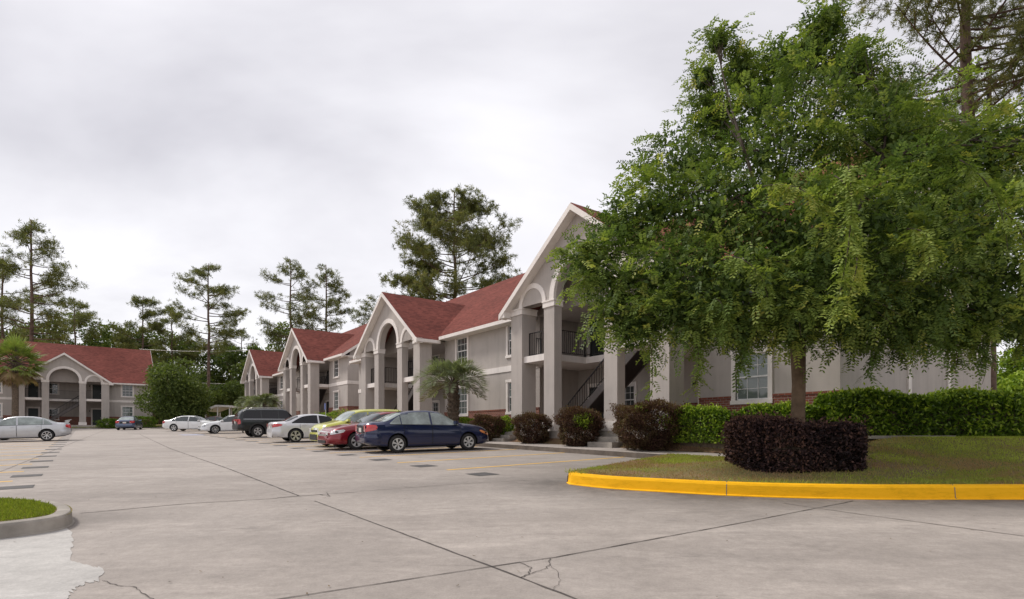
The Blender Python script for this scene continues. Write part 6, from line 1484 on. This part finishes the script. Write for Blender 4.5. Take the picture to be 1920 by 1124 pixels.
# ---- palms
def feather_palm(loc, th, tr_, nf, fl, seed, label, group='feather palms in front of the blocks', leaflets=26, lw=.045, ll=.42):
    rng = np.random.default_rng(seed); root = empty('feather_palm', loc, label=label, cat='palm tree', group=group); tb = MB(); n = 26
    tb.tube([(.0, 0, -.15 + (th + .15) * i / n) for i in range(n + 1)], [tr_ * (1.0 + (.16 if i % 2 else -.05)) * (1.05 - .25 * i / n) for i in range(n + 1)], 10)
    for i in range(90):      # old leaf bases
        z = rng.uniform(.15, 1) * th; a = rng.uniform(0, 6.28); r0 = tr_ * (1.0 - .2 * z / th); p = Vector((r0 * math.cos(a), r0 * math.sin(a), z)); q = p + Vector((math.cos(a) * .09, math.sin(a) * .09, .14)); tb.bar(p - (q - p) * .3, q, .06, .03)
    tb.build('trunk', M['palmbark'], root); C, D, S_, TI, LN = [], [], [], [], []; rb = MB()
    for k in range(nf):
        a = k * 2.399 + rng.uniform(-.2, .2); f = k / nf; el = R(86) * (1 - f) ** .6 + R(-20) * f + rng.normal() * .08; L_ = fl * rng.uniform(.8, 1.1) * (.78 + .3 * math.sin(math.pi * f)); d0 = np.array((math.cos(a) * math.cos(el), math.sin(a) * math.cos(el), math.sin(el)))
        p0 = np.array((0, 0, th)); p2 = p0 + np.array((math.cos(a), math.sin(a), 0)) * L_ * (.55 + .35 * f) + np.array((0, 0, L_ * (.62 - 1.05 * f))); p1 = p0 + d0 * L_ * .62; pts = bez(p0, p1, p2, 14); rb.tube(pts.tolist(), np.linspace(.022, .005, 14).tolist(), 4)
        tnt = .55 + rng.normal() * .12 - (.4 if f > .88 else 0)
        for j in range(leaflets):
            t_ = .2 + .8 * (j + .5) / leaflets; i = min(12, int(t_ * 13)); fr_ = t_ * 13 - i; b0 = pts[i] * (1 - fr_) + pts[i + 1] * fr_; tg = norm_(pts[i + 1] - pts[i]); sd_ = norm_(np.cross(tg, (0, 0, 1.0))); upv = np.cross(sd_, tg)
            for sg in (-1, 1):
                dd = norm_(sd_ * sg * .7 + tg * .75 + upv * .38 + rng.normal(size=3) * .07); l = ll * (math.sin(math.pi * (.12 + .8 * t_)) ** .6) * rng.uniform(.85, 1.1) * L_ / 1.5; C.append(b0 + dd * l / 2 - np.array((0, 0, .02))); D.append(dd); S_.append(norm_(np.cross(dd, upv))); TI.append(tnt + rng.normal() * .1); LN.append(l)
    rb.build('frond_ribs', M['palmbark'], root); link('fronds', leaf_mesh('fronds', np.array(C), np.array(D), np.array(S_), np.array(LN), lw, np.array(TI)), M['frond'], root); return root
p = (at(850, 28.0), 28.0); gz = bz_of(p); feather_palm((*p, gz), zat(722, 28) - gz, .30, 44, 2.15, 3, 'greyish feather palm with a thick shaggy trunk behind the dark blue car', leaflets=40, lw=.034, ll=.50)
for px, Y, ty, sd, lb in ((494, 57.5, 762, 5, 'larger feather palm in front of the left porch of the second block'), (470, 62, 765, 6, 'smaller feather palm at the left pillar of the second block'), (528, 55, 764, 7, 'feather palm half hidden by the roof of the black suv')):
    if px == 528: continue
    p = (at(px, Y), Y); gz = bz_of(p); feather_palm((*p, gz), zat(ty, Y) - gz, .26, 34, 2.2, sd, lb, leaflets=22, lw=.09)
def fan_palm(loc, th, tr_, Rr, seed, label):
    rng = np.random.default_rng(seed); root = empty('fan_palm', loc, label=label, cat='palm tree'); tb = MB().tube([(0, 0, -.2), (.05, 0, th * .5), (0, 0, th)], [tr_ * 1.1, tr_, tr_ * .95], 9); tb.build('trunk', M['palmbark'], root); C, D, S_, TI, LN = [], [], [], [], []; rb = MB(); nf = 120
    for k in range(nf):
        f = k / nf; a = k * 2.399; el = R(85) - R(150) * f ** .9 + rng.normal() * .1; d = np.array((math.cos(a) * math.cos(el), math.sin(a) * math.cos(el), math.sin(el))); L_ = Rr * rng.uniform(.5, .75) * (1 if f < .75 else .8); p0 = np.array((0, 0, th)); h = p0 + d * L_; h[2] -= .15 * L_ * math.cos(el)
        rb.tube([p0.tolist(), h.tolist()], [.03, .02], 4); up = norm_(np.cross(np.cross(d, (0, 0, 1.0)) + 1e-4, d)); sd_ = norm_(np.cross(d, up)); tn = .62 + rng.normal() * .15 if f < .70 else rng.uniform(0, .18)
        for j in range(15):
            b = (j - 7) / 7 * 1.25; dd = norm_(d * math.cos(b) + sd_ * math.sin(b) + np.array((0, 0, -.28 - .25 * abs(b) - (.5 if f > .7 else 0)))); l = Rr * .48 * (1 - .25 * abs(b)) * rng.uniform(.85, 1.1); C.append(h + dd * l / 2); D.append(dd); S_.append(norm_(np.cross(dd, up) + rng.normal(size=3) * .2)); TI.append(tn + rng.normal() * .08); LN.append(l)
    rb.build('frond_stalks', M['palmbark'], root); link('fronds', leaf_mesh('fronds', np.array(C), norm_(np.array(D)), np.array(S_), np.array(LN), .13, np.array(TI)), M['fan'], root)
Yp = 62.0; x = at(28, Yp); gz = T(x, Yp); fan_palm((x, Yp, gz), zat(680, Yp) - gz, .30, 2.9, 9, 'fan palm with a skirt of dry fronds in front of the far left building')
rng = np.random.default_rng(77); n = 900; t_ = rng.uniform(0, len(KYs) - 1.01, n); ii = t_.astype(int); fr_ = (t_ - ii)[:, None]; KA = np.array(KYs); p2 = KA[ii] * (1 - fr_) + KA[ii + 1] * fr_; p2 = p2 + np.array((0, .215)) + rng.normal(size=(n, 2)) * np.array((.02, .02))
k_ = vnoise(p2[:, 0], p2[:, 1], 5, 3) > .05; p2 = p2[k_]; tag(blades('grass', np.column_stack([p2, vT(p2[:, 0], p2[:, 1]) + .19]), .11, .012, M['grass'], rng.uniform(.4, 1, len(p2)), .6), 'longer grass tufts hanging over the back of the yellow kerb', 'grass', kind='stuff')
#@@PLANTS_END
